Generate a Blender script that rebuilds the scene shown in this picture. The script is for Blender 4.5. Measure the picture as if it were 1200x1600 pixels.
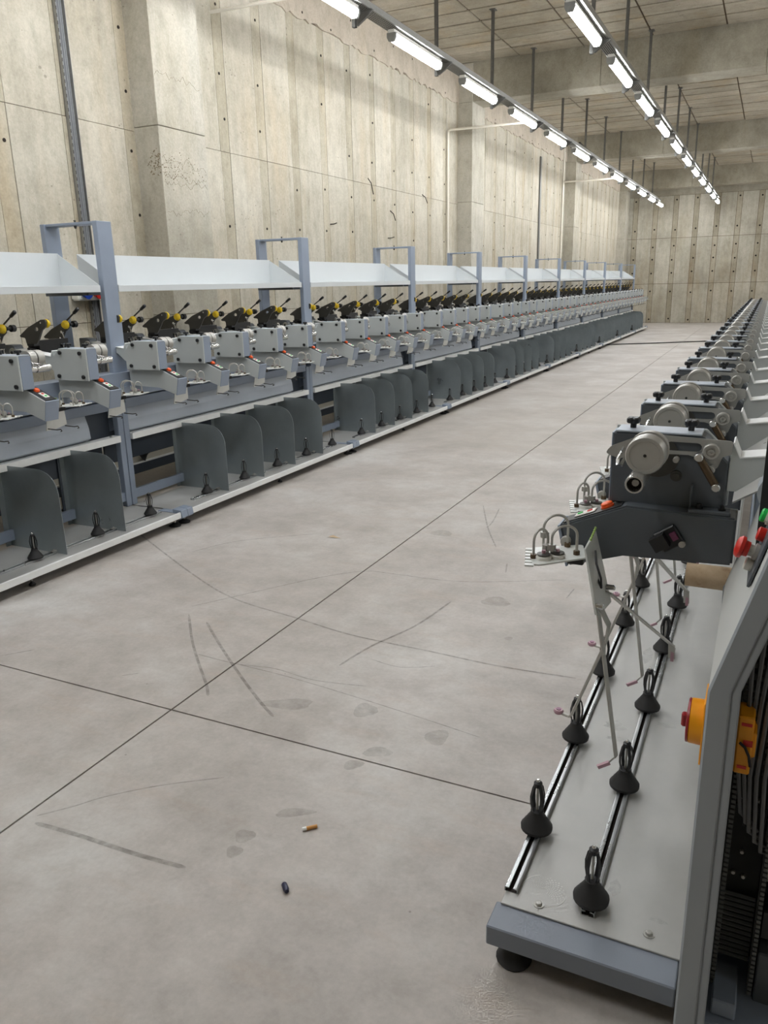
import bpy, bmesh, math, random
from mathutils import Vector, Matrix
from mathutils.geometry import tessellate_polygon
random.seed(7)
for o in list(bpy.data.objects): bpy.data.objects.remove(o, do_unlink=True)
SC = bpy.context.scene
COL = SC.collection
PI = math.pi

# ------------------------------------------------------------------ camera
F_PX, YAW, PITCH, ROLL, CAM_H = 1222.39, 0.451504, 0.282642, -0.0230937, 1.55
cy, sy, cp, sp = math.cos(YAW), math.sin(YAW), math.cos(PITCH), math.sin(PITCH)
fwd = Vector((-sy*cp, cy*cp, -sp)); rgt = Vector((cy, sy, 0)); upv = rgt.cross(fwd)
r2 = rgt*math.cos(ROLL) + upv*math.sin(ROLL)
u2 = -rgt*math.sin(ROLL) + upv*math.cos(ROLL)
cam_d = bpy.data.cameras.new('camera'); cam = bpy.data.objects.new('camera', cam_d); COL.objects.link(cam)
M = Matrix((r2, u2, -fwd)).transposed().to_4x4(); M.translation = (0, 0, CAM_H)
cam.matrix_world = M
cam_d.sensor_fit = 'VERTICAL'; cam_d.sensor_height = 32.0
cam_d.lens = F_PX/1600*32.0
cam_d.clip_start = 0.02; cam_d.clip_end = 100
SC.camera = cam

# ------------------------------------------------------------------ world / exposure
w = bpy.data.worlds.new('world'); SC.world = w; w.use_nodes = True
w.node_tree.nodes['Background'].inputs[0].default_value = (0.9, 0.95, 1.0, 1)
w.node_tree.nodes['Background'].inputs[1].default_value = 0.02
SC.view_settings.view_transform = 'Standard'; SC.view_settings.look = 'None'
SC.view_settings.gamma = 1.0; SC.view_settings.use_curve_mapping = False
SC.view_settings.exposure = 0.0
LAMP_STRENGTH = 64.0
LAMP_COL = (0.935, 0.963, 1.0)

# ------------------------------------------------------------------ materials
def new_mat(name):
    m = bpy.data.materials.new(name); m.use_nodes = True
    return m, m.node_tree.nodes, m.node_tree.links, m.node_tree.nodes['Principled BSDF']
def N(nodes, t, **kw):
    n = nodes.new(t)
    for k, v in kw.items(): setattr(n, k, v)
    return n
def noise(nodes, links, vec, scale, detail=4, rough=0.55):
    n = N(nodes, 'ShaderNodeTexNoise'); n.inputs['Scale'].default_value = scale
    n.inputs['Detail'].default_value = detail; n.inputs['Roughness'].default_value = rough
    if vec is not None: links.new(vec, n.inputs['Vector'])
    return n
def ramp(nodes, links, fac, stops):
    r = N(nodes, 'ShaderNodeValToRGB')
    while len(r.color_ramp.elements) < len(stops): r.color_ramp.elements.new(0.5)
    for e, (p, c) in zip(r.color_ramp.elements, stops):
        e.position = p; e.color = (c[0], c[1], c[2], 1)
    links.new(fac, r.inputs['Fac']); return r
def mixc(nodes, links, a, b, fac, mode='MIX'):
    n = N(nodes, 'ShaderNodeMix'); n.data_type = 'RGBA'; n.blend_type = mode
    for s, v in ((n.inputs['Factor'], fac), (n.inputs[6], a), (n.inputs[7], b)):
        if isinstance(v, (int, float)): s.default_value = v
        elif isinstance(v, tuple): s.default_value = (v[0], v[1], v[2], 1)
        else: links.new(v, s)
    return n.outputs[2]
def mapping(nodes, links, vec, scale):
    n = N(nodes, 'ShaderNodeMapping'); n.inputs['Scale'].default_value = scale
    links.new(vec, n.inputs['Vector']); return n.outputs[0]
def S(r, g, b):
    f = lambda c: ((c/255+0.055)/1.055)**2.4 if c > 10 else c/255/12.92
    return (f(r), f(g), f(b))
def paint(name, col, rough=0.45, metal=0.0, var=0.10, scale=14, bump=0.0, rvar=0.1):
    m, nd, ln, p = new_mat(name)
    tc = N(nd, 'ShaderNodeTexCoord')
    n = noise(nd, ln, tc.outputs['Object'], scale, 5)
    lo = tuple(c*(1-var) for c in col); hi = tuple(min(1, c*(1+var)) for c in col)
    r = ramp(nd, ln, n.outputs['Fac'], [(0.3, lo), (0.7, hi)])
    ln.new(r.outputs[0], p.inputs['Base Color'])
    mr = N(nd, 'ShaderNodeMapRange'); mr.inputs[3].default_value = max(0.03, rough-rvar); mr.inputs[4].default_value = min(1, rough+rvar)
    ln.new(n.outputs['Fac'], mr.inputs[0]); ln.new(mr.outputs[0], p.inputs['Roughness'])
    p.inputs['Metallic'].default_value = metal
    if bump:
        n2 = noise(nd, ln, tc.outputs['Object'], scale*30, 3)
        b = N(nd, 'ShaderNodeBump'); b.inputs['Strength'].default_value = bump; b.inputs['Distance'].default_value = 0.002
        ln.new(n2.outputs['Fac'], b.inputs['Height']); ln.new(b.outputs[0], p.inputs['Normal'])
    return m
def brushed(name, col, rough, metal, var=0.12, stretch=(1, 1, 1), scale=40):
    m, nd, ln, p = new_mat(name)
    g = N(nd, 'ShaderNodeNewGeometry')
    v = mapping(nd, ln, g.outputs['Position'], stretch)
    n = noise(nd, ln, v, scale, 4); n2 = noise(nd, ln, g.outputs['Position'], 5, 6, 0.65)
    mm = N(nd, 'ShaderNodeMath', operation='MULTIPLY_ADD'); mm.inputs[1].default_value = 0.4
    ln.new(n.outputs['Fac'], mm.inputs[0])
    m3 = N(nd, 'ShaderNodeMath', operation='MULTIPLY'); m3.inputs[1].default_value = 0.6
    ln.new(n2.outputs['Fac'], m3.inputs[0]); ln.new(m3.outputs[0], mm.inputs[2])
    r = ramp(nd, ln, mm.outputs[0], [(0.32, tuple(c*(1-var) for c in col)), (0.68, tuple(min(1, c*(1+var)) for c in col))])
    ln.new(r.outputs[0], p.inputs['Base Color'])
    mr = N(nd, 'ShaderNodeMapRange'); mr.inputs[1].default_value = 0.3; mr.inputs[2].default_value = 0.7
    mr.inputs[3].default_value = max(0.05, rough-0.12); mr.inputs[4].default_value = min(1, rough+0.12)
    ln.new(mm.outputs[0], mr.inputs[0]); ln.new(mr.outputs[0], p.inputs['Roughness'])
    p.inputs['Metallic'].default_value = metal
    return m

def concrete(name, base, lo, warm, streak=(5, 5, 0.35), pits=True, tint=0.10, bump=0.25, blot=1.1):
    m, nd, ln, p = new_mat(name)
    g = N(nd, 'ShaderNodeNewGeometry'); pos = g.outputs['Position']
    n1 = noise(nd, ln, pos, blot, 6, 0.6)
    n2 = noise(nd, ln, mapping(nd, ln, pos, streak), 2.2, 5, 0.6)
    n3 = noise(nd, ln, pos, 45, 4, 0.7)
    n4 = noise(nd, ln, mapping(nd, ln, pos, (2.2, 2.2, 0.5)), 0.9, 4, 0.6)
    c = ramp(nd, ln, n1.outputs['Fac'], [(0.3, lo), (0.68, base)]).outputs[0]
    st = ramp(nd, ln, n2.outputs['Fac'], [(0.30, (0.78, 0.775, 0.76)), (0.58, (1, 1, 1))]).outputs[0]
    c = mixc(nd, ln, c, st, 0.6, 'MULTIPLY')
    wf = ramp(nd, ln, n4.outputs['Fac'], [(0.52, (0, 0, 0)), (0.75, (1, 1, 1))]).outputs[0]
    wm = N(nd, 'ShaderNodeMath', operation='MULTIPLY'); wm.inputs[1].default_value = 0.5; ln.new(wf, wm.inputs[0])
    c = mixc(nd, ln, c, warm, wm.outputs[0])
    fg = ramp(nd, ln, n3.outputs['Fac'], [(0.3, (0.86, 0.86, 0.85)), (0.7, (1.08, 1.08, 1.08))]).outputs[0]
    c = mixc(nd, ln, c, fg, 0.9, 'MULTIPLY')
    n5 = noise(nd, ln, mapping(nd, ln, pos, (1, 1, 0.6)), 9, 8, 0.72)
    mg = ramp(nd, ln, n5.outputs['Fac'], [(0.32, (0.80, 0.79, 0.77)), (0.5, (1, 1, 1)), (0.68, (1.10, 1.10, 1.10))]).outputs[0]
    c = mixc(nd, ln, c, mg, 0.75, 'MULTIPLY')
    oi = N(nd, 'ShaderNodeObjectInfo')
    t = ramp(nd, ln, oi.outputs['Random'], [(0.0, (1-tint, 1-tint, 1-tint*1.1)), (1.0, (1, 1, 1))]).outputs[0]
    c = mixc(nd, ln, c, t, 1.0, 'MULTIPLY')
    h = n3.outputs['Fac']
    if pits:
        v = N(nd, 'ShaderNodeTexVoronoi'); v.inputs['Scale'].default_value = 13; ln.new(mapping(nd, ln, pos, (1, 1, 1.4)), v.inputs['Vector'])
        v2 = noise(nd, ln, pos, 3.0, 2)
        thr = N(nd, 'ShaderNodeMapRange'); thr.inputs[1].default_value = 0.45; thr.inputs[2].default_value = 0.75; thr.inputs[3].default_value = 0.0; thr.inputs[4].default_value = 0.22
        ln.new(v2.outputs['Fac'], thr.inputs[0])
        lt = N(nd, 'ShaderNodeMath', operation='LESS_THAN'); ln.new(v.outputs['Distance'], lt.inputs[0]); ln.new(thr.outputs[0], lt.inputs[1])
        f = N(nd, 'ShaderNodeMath', operation='MULTIPLY'); f.inputs[1].default_value = 0.5; ln.new(lt.outputs[0], f.inputs[0])
        c = mixc(nd, ln, c, (0.16, 0.14, 0.11), f.outputs[0])
    ln.new(c, p.inputs['Base Color']); p.inputs['Roughness'].default_value = 0.85
    p.inputs['Specular IOR Level'].default_value = 0.25
    b = N(nd, 'ShaderNodeBump'); b.inputs['Strength'].default_value = bump; b.inputs['Distance'].default_value = 0.01
    ln.new(h, b.inputs['Height']); ln.new(b.outputs[0], p.inputs['Normal'])
    return m

def floor_material():
    m, nd, ln, p = new_mat('floor_concrete')
    g = N(nd, 'ShaderNodeNewGeometry'); pos = g.outputs['Position']
    n1 = noise(nd, ln, pos, 1.3, 9, 0.70); n2 = noise(nd, ln, pos, 6, 9, 0.74)
    n3 = noise(nd, ln, pos, 60, 3, 0.6); n4 = noise(nd, ln, mapping(nd, ln, pos, (0.8, 3.5, 1)), 2.0, 6, 0.7)
    c = ramp(nd, ln, n1.outputs['Fac'], [(0.30, S(160, 153, 145)), (0.50, S(181, 174, 167)), (0.70, S(200, 197, 192))]).outputs[0]
    a = ramp(nd, ln, n2.outputs['Fac'], [(0.3, (0.80, 0.79, 0.77)), (0.5, (0.97, 0.97, 0.97)), (0.68, (1.08, 1.08, 1.08))]).outputs[0]
    c = mixc(nd, ln, c, a, 0.9, 'MULTIPLY')
    wv = ramp(nd, ln, n4.outputs['Fac'], [(0.55, (0, 0, 0)), (0.8, (1, 1, 1))]).outputs[0]
    wm = N(nd, 'ShaderNodeMath', operation='MULTIPLY'); wm.inputs[1].default_value = 0.45; ln.new(wv, wm.inputs[0])
    c = mixc(nd, ln, c, S(178, 158, 140), wm.outputs[0])
    fg = ramp(nd, ln, n3.outputs['Fac'], [(0.25, (0.90, 0.90, 0.89)), (0.7, (1.04, 1.04, 1.04))]).outputs[0]
    c = mixc(nd, ln, c, fg, 0.7, 'MULTIPLY')
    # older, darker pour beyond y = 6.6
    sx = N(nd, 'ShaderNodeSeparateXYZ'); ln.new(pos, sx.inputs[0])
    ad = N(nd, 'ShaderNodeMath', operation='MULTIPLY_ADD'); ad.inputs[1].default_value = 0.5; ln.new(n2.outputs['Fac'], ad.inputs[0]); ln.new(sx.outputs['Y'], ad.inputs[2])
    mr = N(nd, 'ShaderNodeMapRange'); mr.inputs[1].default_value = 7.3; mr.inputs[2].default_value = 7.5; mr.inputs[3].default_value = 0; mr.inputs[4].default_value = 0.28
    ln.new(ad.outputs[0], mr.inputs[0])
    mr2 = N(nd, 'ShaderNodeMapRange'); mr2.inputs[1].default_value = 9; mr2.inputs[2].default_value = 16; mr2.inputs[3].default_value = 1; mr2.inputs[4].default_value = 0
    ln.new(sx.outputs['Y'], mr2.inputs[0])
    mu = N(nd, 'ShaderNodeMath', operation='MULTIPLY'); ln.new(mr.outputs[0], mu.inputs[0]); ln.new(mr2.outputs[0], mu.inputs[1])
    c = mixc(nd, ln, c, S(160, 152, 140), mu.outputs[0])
    # dark specks
    v = N(nd, 'ShaderNodeTexVoronoi'); v.inputs['Scale'].default_value = 5.0; ln.new(pos, v.inputs['Vector'])
    lt = N(nd, 'ShaderNodeMath', operation='LESS_THAN'); lt.inputs[1].default_value = 0.02; ln.new(v.outputs['Distance'], lt.inputs[0])
    fm = N(nd, 'ShaderNodeMath', operation='MULTIPLY'); fm.inputs[1].default_value = 0.45; ln.new(lt.outputs[0], fm.inputs[0])
    c = mixc(nd, ln, c, (0.12, 0.10, 0.08), fm.outputs[0])
    ln.new(c, p.inputs['Base Color'])
    mr3 = N(nd, 'ShaderNodeMapRange'); mr3.inputs[1].default_value = 0.3; mr3.inputs[2].default_value = 0.7; mr3.inputs[3].default_value = 0.42; mr3.inputs[4].default_value = 0.62
    ln.new(n2.outputs['Fac'], mr3.inputs[0]); ln.new(mr3.outputs[0], p.inputs['Roughness'])
    p.inputs['Specular IOR Level'].default_value = 0.35
    b = N(nd, 'ShaderNodeBump'); b.inputs['Strength'].default_value = 0.12; b.inputs['Distance'].default_value = 0.004
    ln.new(n2.outputs['Fac'], b.inputs['Height']); ln.new(b.outputs[0], p.inputs['Normal'])
    return m

MT = {}
MT['wall'] = concrete('wall_concrete', S(203, 197, 182), S(180, 172, 155), S(190, 172, 142))
MT['strip'] = concrete('wall_strip_concrete', S(196, 188, 170), S(174, 165, 145), S(180, 158, 122), tint=0.14)
MT['band'] = concrete('wall_band_concrete', S(198, 187, 171), S(188, 177, 161), S(194, 180, 158), streak=(1, 1, 1), pits=False, tint=0.05)
MT['pillar'] = concrete('pillar_concrete', S(196, 191, 178), S(172, 166, 151), S(182, 172, 150), streak=(2, 2, 1))
MT['backwall'] = concrete('back_wall_concrete', S(200, 195, 181), S(172, 166, 152), S(172, 156, 128), tint=0.13)
MT['backstrip'] = concrete('back_strip_concrete', S(188, 180, 162), S(160, 151, 132), S(160, 122, 82), tint=0.24)
MT['ceil'] = concrete('ceiling_concrete', S(192, 184, 168), S(164, 155, 138), S(182, 158, 122), streak=(0.6, 5, 1), tint=0.16)
MT['beam'] = concrete('beam_concrete', S(172, 166, 150), S(148, 142, 128), S(154, 144, 122), streak=(1, 1, 1), tint=0.04)
MT['groove'] = paint('groove_dark_concrete', S(88, 74, 54), 0.9, var=0.2, scale=3)
MT['pit'] = paint('pit_concrete', S(128, 116, 94), 0.9, var=0.2, scale=3)
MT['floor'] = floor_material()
MT['joint'] = paint('joint_filler', S(62, 46, 38), 0.9, var=0.3)
MT['hole'] = paint('tie_hole_dark', S(36, 28, 22), 0.95)
MT['scuff'] = None
MT['cover'] = paint('grey_cover_paint', S(186, 190, 188), 0.42, var=0.03, scale=6)
MT['slate'] = paint('slate_body_paint', S(84, 89, 94), 0.40, var=0.05, scale=8, bump=0.04)
MT['blue'] = paint('blue_grey_paint', S(140, 151, 167), 0.42, var=0.05, scale=5)
MT['panelgrey'] = brushed('panel_grey_paint', S(172, 180, 190), 0.42, 0.0, 0.06, (1, .2, 1), 8)
MT['white'] = paint('white_paint', S(238, 239, 237), 0.45, var=0.03)
MT['tray'] = paint('tray_paint', S(208, 212, 213), 0.42, var=0.02, scale=4)
MT['dark'] = paint('navy_dark_paint', S(58, 66, 76), 0.5, var=0.08)
MT['galvdiv'] = brushed('galvanised_divider', S(158, 166, 168), 0.36, 0.6, 0.12, (1, 1, .5), 7)
MT['deck'] = brushed('galvanised_deck', S(178, 177, 173), 0.50, 0.30, 0.10, (1, .3, 1), 12)
MT['rail'] = brushed('steel_rail', S(170, 172, 172), 0.3, 0.85, 0.12, (1, .15, 1), 20)
MT['steel'] = paint('satin_steel', S(180, 178, 172), 0.42, 0.5, var=0.08)
MT['steelflat'] = brushed('brushed_plate', S(176, 176, 172), 0.45, 0.55, 0.08, (1, .3, .3), 60)
MT['bright'] = paint('bright_steel', S(222, 222, 220), 0.22, 0.9, var=0.04)
MT['bracketw'] = paint('zinc_bracket', S(214, 216, 212), 0.4, 0.1, var=0.05)
MT['blueshade'] = paint('blue_grey_shaded_paint', S(126, 132, 142), 0.45, var=0.06, scale=5, bump=0.05)  # the blue-grey paint, colour darkened for the weaker light on the right machine
MT['black'] = paint('black_plastic', S(26, 26, 27), 0.42, var=0.15)
MT['rubber'] = paint('black_rubber', S(34, 33, 33), 0.62, var=0.12, scale=30)
MT['iron'] = paint('dark_iron', S(72, 70, 65), 0.45, 0.3, var=0.12)
MT['yellow'] = paint('yellow_plastic', S(226, 190, 22), 0.4, var=0.06)
MT['orange'] = paint('orange_button', S(244, 98, 40), 0.35, var=0.04)
MT['red'] = paint('red_plastic', S(206, 40, 28), 0.38, var=0.06)
MT['darkred'] = paint('dark_red_plastic', S(150, 32, 40), 0.35, var=0.06)
MT['green'] = paint('green_plastic', S(30, 190, 80), 0.35, var=0.06)
MT['bluepl'] = paint('blue_plastic', S(30, 70, 170), 0.4, var=0.06)
MT['amber'] = paint('amber_plastic', S(240, 160, 20), 0.38, var=0.04)
MT['pink'] = paint('pink_ceramic', S(176, 140, 150), 0.35, var=0.06)
MT['purple'] = paint('ceramic_violet', S(120, 60, 92), 0.3, var=0.1)
MT['pale'] = paint('pale_plastic', S(224, 222, 214), 0.45, var=0.04)
MT['bronze'] = paint('oiled_bronze', S(92, 76, 56), 0.4, 0.6, var=0.15)
MT['endpanel'] = paint('end_panel_paint', S(160, 166, 171), 0.42, var=0.03, scale=3)
MT['fascia'] = paint('fascia_paint', S(188, 190, 187), 0.45, var=0.03, scale=3)
MT['inside'] = paint('cabinet_inside', S(30, 31, 30), 0.7, var=0.15)
MT['duct'] = paint('grey_duct', S(92, 94, 92), 0.6, var=0.08)
MT['cablegrey'] = paint('grey_cable', S(112, 114, 116), 0.5, var=0.06)
MT['galvtray'] = paint('galvanised_tray', S(150, 150, 146), 0.45, 0.5, var=0.1, scale=30)
MT['hanger'] = paint('galvanised_hanger', S(112, 111, 107), 0.5, 0.5, var=0.12, scale=20)
MT['plasticw'] = paint('white_conduit', S(226, 220, 206), 0.5, var=0.04)
MT['cork'] = paint('cork_paper', S(206, 150, 84), 0.8, var=0.1)
MT['navy'] = paint('navy_plastic', S(24, 28, 62), 0.35, var=0.1)
MT['print'] = paint('white_print', S(214, 214, 208), 0.6, var=0.02)
MT['lime'] = paint('lime_fittings', S(168, 196, 112), 0.4, var=0.1)
# cardboard
m, nd, ln, p = new_mat('cardboard'); g = N(nd, 'ShaderNodeTexCoord')
n_ = noise(nd, ln, g.outputs['Object'], 22, 6, 0.7)
ln.new(ramp(nd, ln, n_.outputs['Fac'], [(0.28, S(150, 110, 84)), (0.42, S(190, 164, 132)), (0.7, S(206, 184, 152))]).outputs[0], p.inputs['Base Color'])
p.inputs['Roughness'].default_value = 0.85; MT['card'] = m
# lamp
m, nd, ln, p = new_mat('lamp_diffuser'); p.inputs['Base Color'].default_value = (1, 1, 1, 1)
p.inputs['Emission Color'].default_value = (*LAMP_COL, 1); p.inputs['Emission Strength'].default_value = LAMP_STRENGTH; MT['lamp'] = m
# scuff: rubber left on the floor, broken up by noise
def scuff(name, col, alpha, scale=30):
    m, nd, ln, p = new_mat(name)
    g = N(nd, 'ShaderNodeNewGeometry'); n = noise(nd, ln, g.outputs['Position'], scale, 5, 0.7)
    r = ramp(nd, ln, n.outputs['Fac'], [(0.28, (0, 0, 0)), (0.66, (alpha, alpha, alpha))])
    ln.new(r.outputs[0], p.inputs['Alpha']); p.inputs['Base Color'].default_value = (*col, 1); p.inputs['Roughness'].default_value = 0.7
    return m
MT['scuff'] = scuff('rubber_scuff', S(96, 90, 84), 0.42)
MT['stain'] = scuff('floor_stain', S(128, 121, 110), 0.24, 16)
MT['smear'] = scuff('pale_smear', S(205, 205, 200), 0.3, 25)

# ------------------------------------------------------------------ mesh helpers
class MB:
    def __init__(s): s.v = []; s.f = []; s.sm = []
    def add(s, vs, fs, smooth=False):
        b = len(s.v); s.v += [tuple(x) for x in vs]
        for f in fs: s.f.append(tuple(b+i for i in f)); s.sm.append(smooth)
        return s
    def box(s, a, b):
        x0, y0, z0 = a; x1, y1, z1 = b
        return s.add([(x0,y0,z0),(x1,y0,z0),(x1,y1,z0),(x0,y1,z0),(x0,y0,z1),(x1,y0,z1),(x1,y1,z1),(x0,y1,z1)],
                     [(0,3,2,1),(4,5,6,7),(0,1,5,4),(1,2,6,5),(2,3,7,6),(3,0,4,7)])
    def prism(s, poly, a, b, axis='y', holes=()):
        # poly in the two other axes; for 'y': (x,z); 'x': (y,z); 'z': (x,y)
        def P(q, t):
            return (q[0], t, q[1]) if axis == 'y' else ((t, q[0], q[1]) if axis == 'x' else (q[0], q[1], t))
        loops = [list(poly)] + [list(h) for h in holes]
        flat = [q for l in loops for q in l]; n = len(flat)
        tris = tessellate_polygon([[Vector((q[0], q[1], 0)) for q in l] for l in loops])
        vs = [P(q, a) for q in flat] + [P(q, b) for q in flat]
        fs = []
        if not holes and len(poly) <= 8 and s._convex(poly): fs += [tuple(range(n)), tuple(range(2*n-1, n-1, -1))]
        else:
            for t in tris: fs.append(tuple(t)); fs.append(tuple(n+i for i in reversed(t)))
        o = 0
        for l in loops:
            k = len(l)
            for i in range(k): j = (i+1) % k; fs.append((o+i, o+j, n+o+j, n+o+i))
            o += k
        return s.add(vs, fs)
    @staticmethod
    def _convex(p):
        sg = 0
        for i in range(len(p)):
            a, b, c = p[i], p[(i+1) % len(p)], p[(i+2) % len(p)]
            k = (b[0]-a[0])*(c[1]-b[1])-(b[1]-a[1])*(c[0]-b[0])
            if abs(k) < 1e-12: continue
            if sg == 0: sg = 1 if k > 0 else -1
            elif (k > 0) != (sg > 0): return False
        return True
    def lathe(s, p0, d, prof, n=16, smooth=True):
        # prof: list of (t along d, r)
        p0 = Vector(p0); d = Vector(d).normalized()
        a = d.orthogonal().normalized(); b = d.cross(a)
        vs = []; fs = []
        for t, r in prof:
            for i in range(n):
                an = 2*PI*i/n; vs.append(p0+d*t+(a*math.cos(an)+b*math.sin(an))*r)
        k = len(prof)
        for j in range(k-1):
            for i in range(n): i2 = (i+1) % n; fs.append((j*n+i, j*n+i2, (j+1)*n+i2, (j+1)*n+i))
        s.add(vs, fs, smooth)
        s.add(vs[:n], [tuple(range(n-1, -1, -1))]); s.add(vs[-n:], [tuple(range(n))])
        return s
    def cyl(s, p0, p1, r, n=12, r2=None, smooth=True):
        L = (Vector(p1)-Vector(p0)).length
        return s.lathe(p0, Vector(p1)-Vector(p0), [(0, r), (L, r if r2 is None else r2)], n, smooth)
    def tube(s, pts, r, n=8):
        pts = [Vector(p) for p in pts]; rings = []; ref = None
        for i, p in enumerate(pts):
            t = (pts[min(i+1, len(pts)-1)]-pts[max(i-1, 0)]).normalized()
            if ref is None: ref = t.orthogonal().normalized()
            ref = (ref-t*ref.dot(t)).normalized(); b = t.cross(ref)
            rings.append([p+(ref*math.cos(2*PI*k/n)+b*math.sin(2*PI*k/n))*r for k in range(n)])
        vs = [v for rr in rings for v in rr]; fs = []
        for j in range(len(pts)-1):
            for k in range(n): k2 = (k+1) % n; fs.append((j*n+k, j*n+k2, (j+1)*n+k2, (j+1)*n+k))
        s.add(vs, fs, True); s.add(rings[0], [tuple(range(n-1, -1, -1))]); s.add(rings[-1], [tuple(range(n))])
        return s
    def bar(s, pts, wdt, th, up=(0, 1, 0)):
        # flat strip of width wdt along 'up' and thickness th
        pts = [Vector(p) for p in pts]; up = Vector(up).normalized()
        for a, b in zip(pts, pts[1:]):
            d = (b-a).normalized(); n = d.cross(up).normalized(); uu = n.cross(d).normalized()
            a2 = a-d*th*0.4; b2 = b+d*th*0.4
            vs = [q+uu*(wdt/2)*i+n*(th/2)*j for q in (a2, b2) for i, j in ((-1,-1),(1,-1),(1,1),(-1,1))]
            s.add(vs, [(0,3,2,1),(4,5,6,7),(0,1,5,4),(1,2,6,5),(2,3,7,6),(3,0,4,7)])
        return s
    def mesh(s, name, mat, bevel=0, seg=1):
        me = bpy.data.meshes.new(name); me.from_pydata(s.v, [], s.f)
        me.polygons.foreach_set('use_smooth', s.sm)
        bm = bmesh.new(); bm.from_mesh(me)
        bmesh.ops.recalc_face_normals(bm, faces=bm.faces)
        if bevel:
            bmesh.ops.remove_doubles(bm, verts=bm.verts, dist=1e-6)
            ed = [e for e in bm.edges if len(e.link_faces) == 2 and e.calc_face_angle(0) > 0.6]
            bmesh.ops.bevel(bm, geom=ed, offset=bevel, segments=seg, affect='EDGES', clamp_overlap=True)
        for e in bm.edges:
            if len(e.link_faces) == 2 and e.calc_face_angle(0) > 0.7: e.smooth = False
        bm.to_mesh(me); bm.free(); me.update()
        me.materials.append(MT[mat] if isinstance(mat, str) else mat)
        return me
def rnd_poly(pts, rad, seg=4):
    # round given corners: pts list of (x,y,r)
    out = []; n = len(pts)
    for i, (x, y, r) in enumerate(pts):
        if r <= 0: out.append((x, y)); continue
        a = Vector(pts[i-1][:2]); b = Vector((x, y)); c = Vector(pts[(i+1) % n][:2])
        d1 = (a-b).normalized(); d2 = (c-b).normalized(); ang = d1.angle(d2)
        t = min(r/math.tan(ang/2), 0.48*min((a-b).length, (c-b).length)); p1 = b+d1*t; p2 = b+d2*t
        for k in range(seg+1):
            q = k/seg; out.append(tuple((p1*(1-q)**2)+(b*2*q*(1-q))+(p2*q*q)))
    return out
def circle(cx, cy_, r, n=12): return [(cx+r*math.cos(2*PI*i/n), cy_+r*math.sin(2*PI*i/n)) for i in range(n)]
def capsule(x0, x1, yc, r, n=5):
    o = [(x1+r*math.cos(a), yc+r*math.sin(a)) for a in [-PI/2+PI*i/n for i in range(n+1)]]
    return o+[(x0-r*math.cos(a), yc-r*math.sin(a)) for a in [-PI/2+PI*i/n for i in range(n+1)]]

def obj(name, me, parent=None, loc=(0, 0, 0), rot=(0, 0, 0)):
    o = bpy.data.objects.new(name, me); COL.objects.link(o); o.location = loc; o.rotation_euler = rot
    if parent is not None: o.parent = parent
    return o
def tag(o, label=None, cat=None, group=None, kind=None):
    if label: o['label'] = label
    if cat: o['category'] = cat
    if group: o['group'] = group
    if kind: o['kind'] = kind
    return o
def thing(name, loc, label, cat, group=None, rotz=0):
    o = obj(name, None, None, loc, (0, 0, rotz)); o.empty_display_size = 0.05
    return tag(o, label, cat, group)
def bx(name, mat, a, b, parent=None, bevel=0):
    return obj(name, MB().box(a, b).mesh(name, mat, bevel), parent)
# template: list of (name, mesh, children, label)
class T:
    def __init__(s): s.parts = []
    def p(s, name, mb, mat, bevel=0, sub=(), label=None, seg=1):
        s.parts.append((name, mb.mesh(name, mat, bevel, seg), [(n, b.mesh(n, m_)) for n, b, m_ in sub], label)); return s
    def place(s, root):
        for n, me, sub, lab in s.parts:
            o = obj(n, me, root)
            if lab: o['label'] = lab
            for n2, me2 in sub: obj(n2, me2, o)
    def merged(s, name):
        me = bpy.data.meshes.new(name); mats = []; V = []; Fc = []; mi = []; sm = []
        for n, m_, sub, lab in s.parts:
            for q in [m_]+[b for a, b in sub]:
                mt = q.materials[0]
                if mt not in mats: mats.append(mt)
                b0 = len(V); V += [tuple(v.co) for v in q.vertices]
                for f in q.polygons: Fc.append(tuple(b0+i for i in f.vertices)); mi.append(mats.index(mt)); sm.append(f.use_smooth)
        me.from_pydata(V, [], Fc); me.polygons.foreach_set('material_index', mi); me.polygons.foreach_set('use_smooth', sm)
        for mt in mats: me.materials.append(mt)
        me.update(); return me
ORD = ['first','second','third','fourth','fifth','sixth','seventh','eighth','ninth','tenth','eleventh','twelfth','thirteenth','fourteenth','fifteenth','sixteenth','seventeenth']

# ------------------------------------------------------------------ the hall
XW, YB, ZC = -5.123, 30.65, 5.058
XR, YF = 6.6, -5.0
JX, JY = -1.921, 2.048
# floor: slabs with sawn joints between
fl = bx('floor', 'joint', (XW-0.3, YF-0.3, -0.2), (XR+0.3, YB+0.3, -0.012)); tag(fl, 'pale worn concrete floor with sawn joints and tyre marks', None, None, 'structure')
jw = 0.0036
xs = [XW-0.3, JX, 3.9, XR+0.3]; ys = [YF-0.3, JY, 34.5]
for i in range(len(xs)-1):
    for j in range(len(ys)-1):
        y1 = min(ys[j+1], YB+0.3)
        obj('floor_slab', MB().box((xs[i]+jw, ys[j]+jw, -0.15), (xs[i+1]-jw, y1-jw, 0)).mesh('floor_slab', 'floor'), fl)
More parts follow.
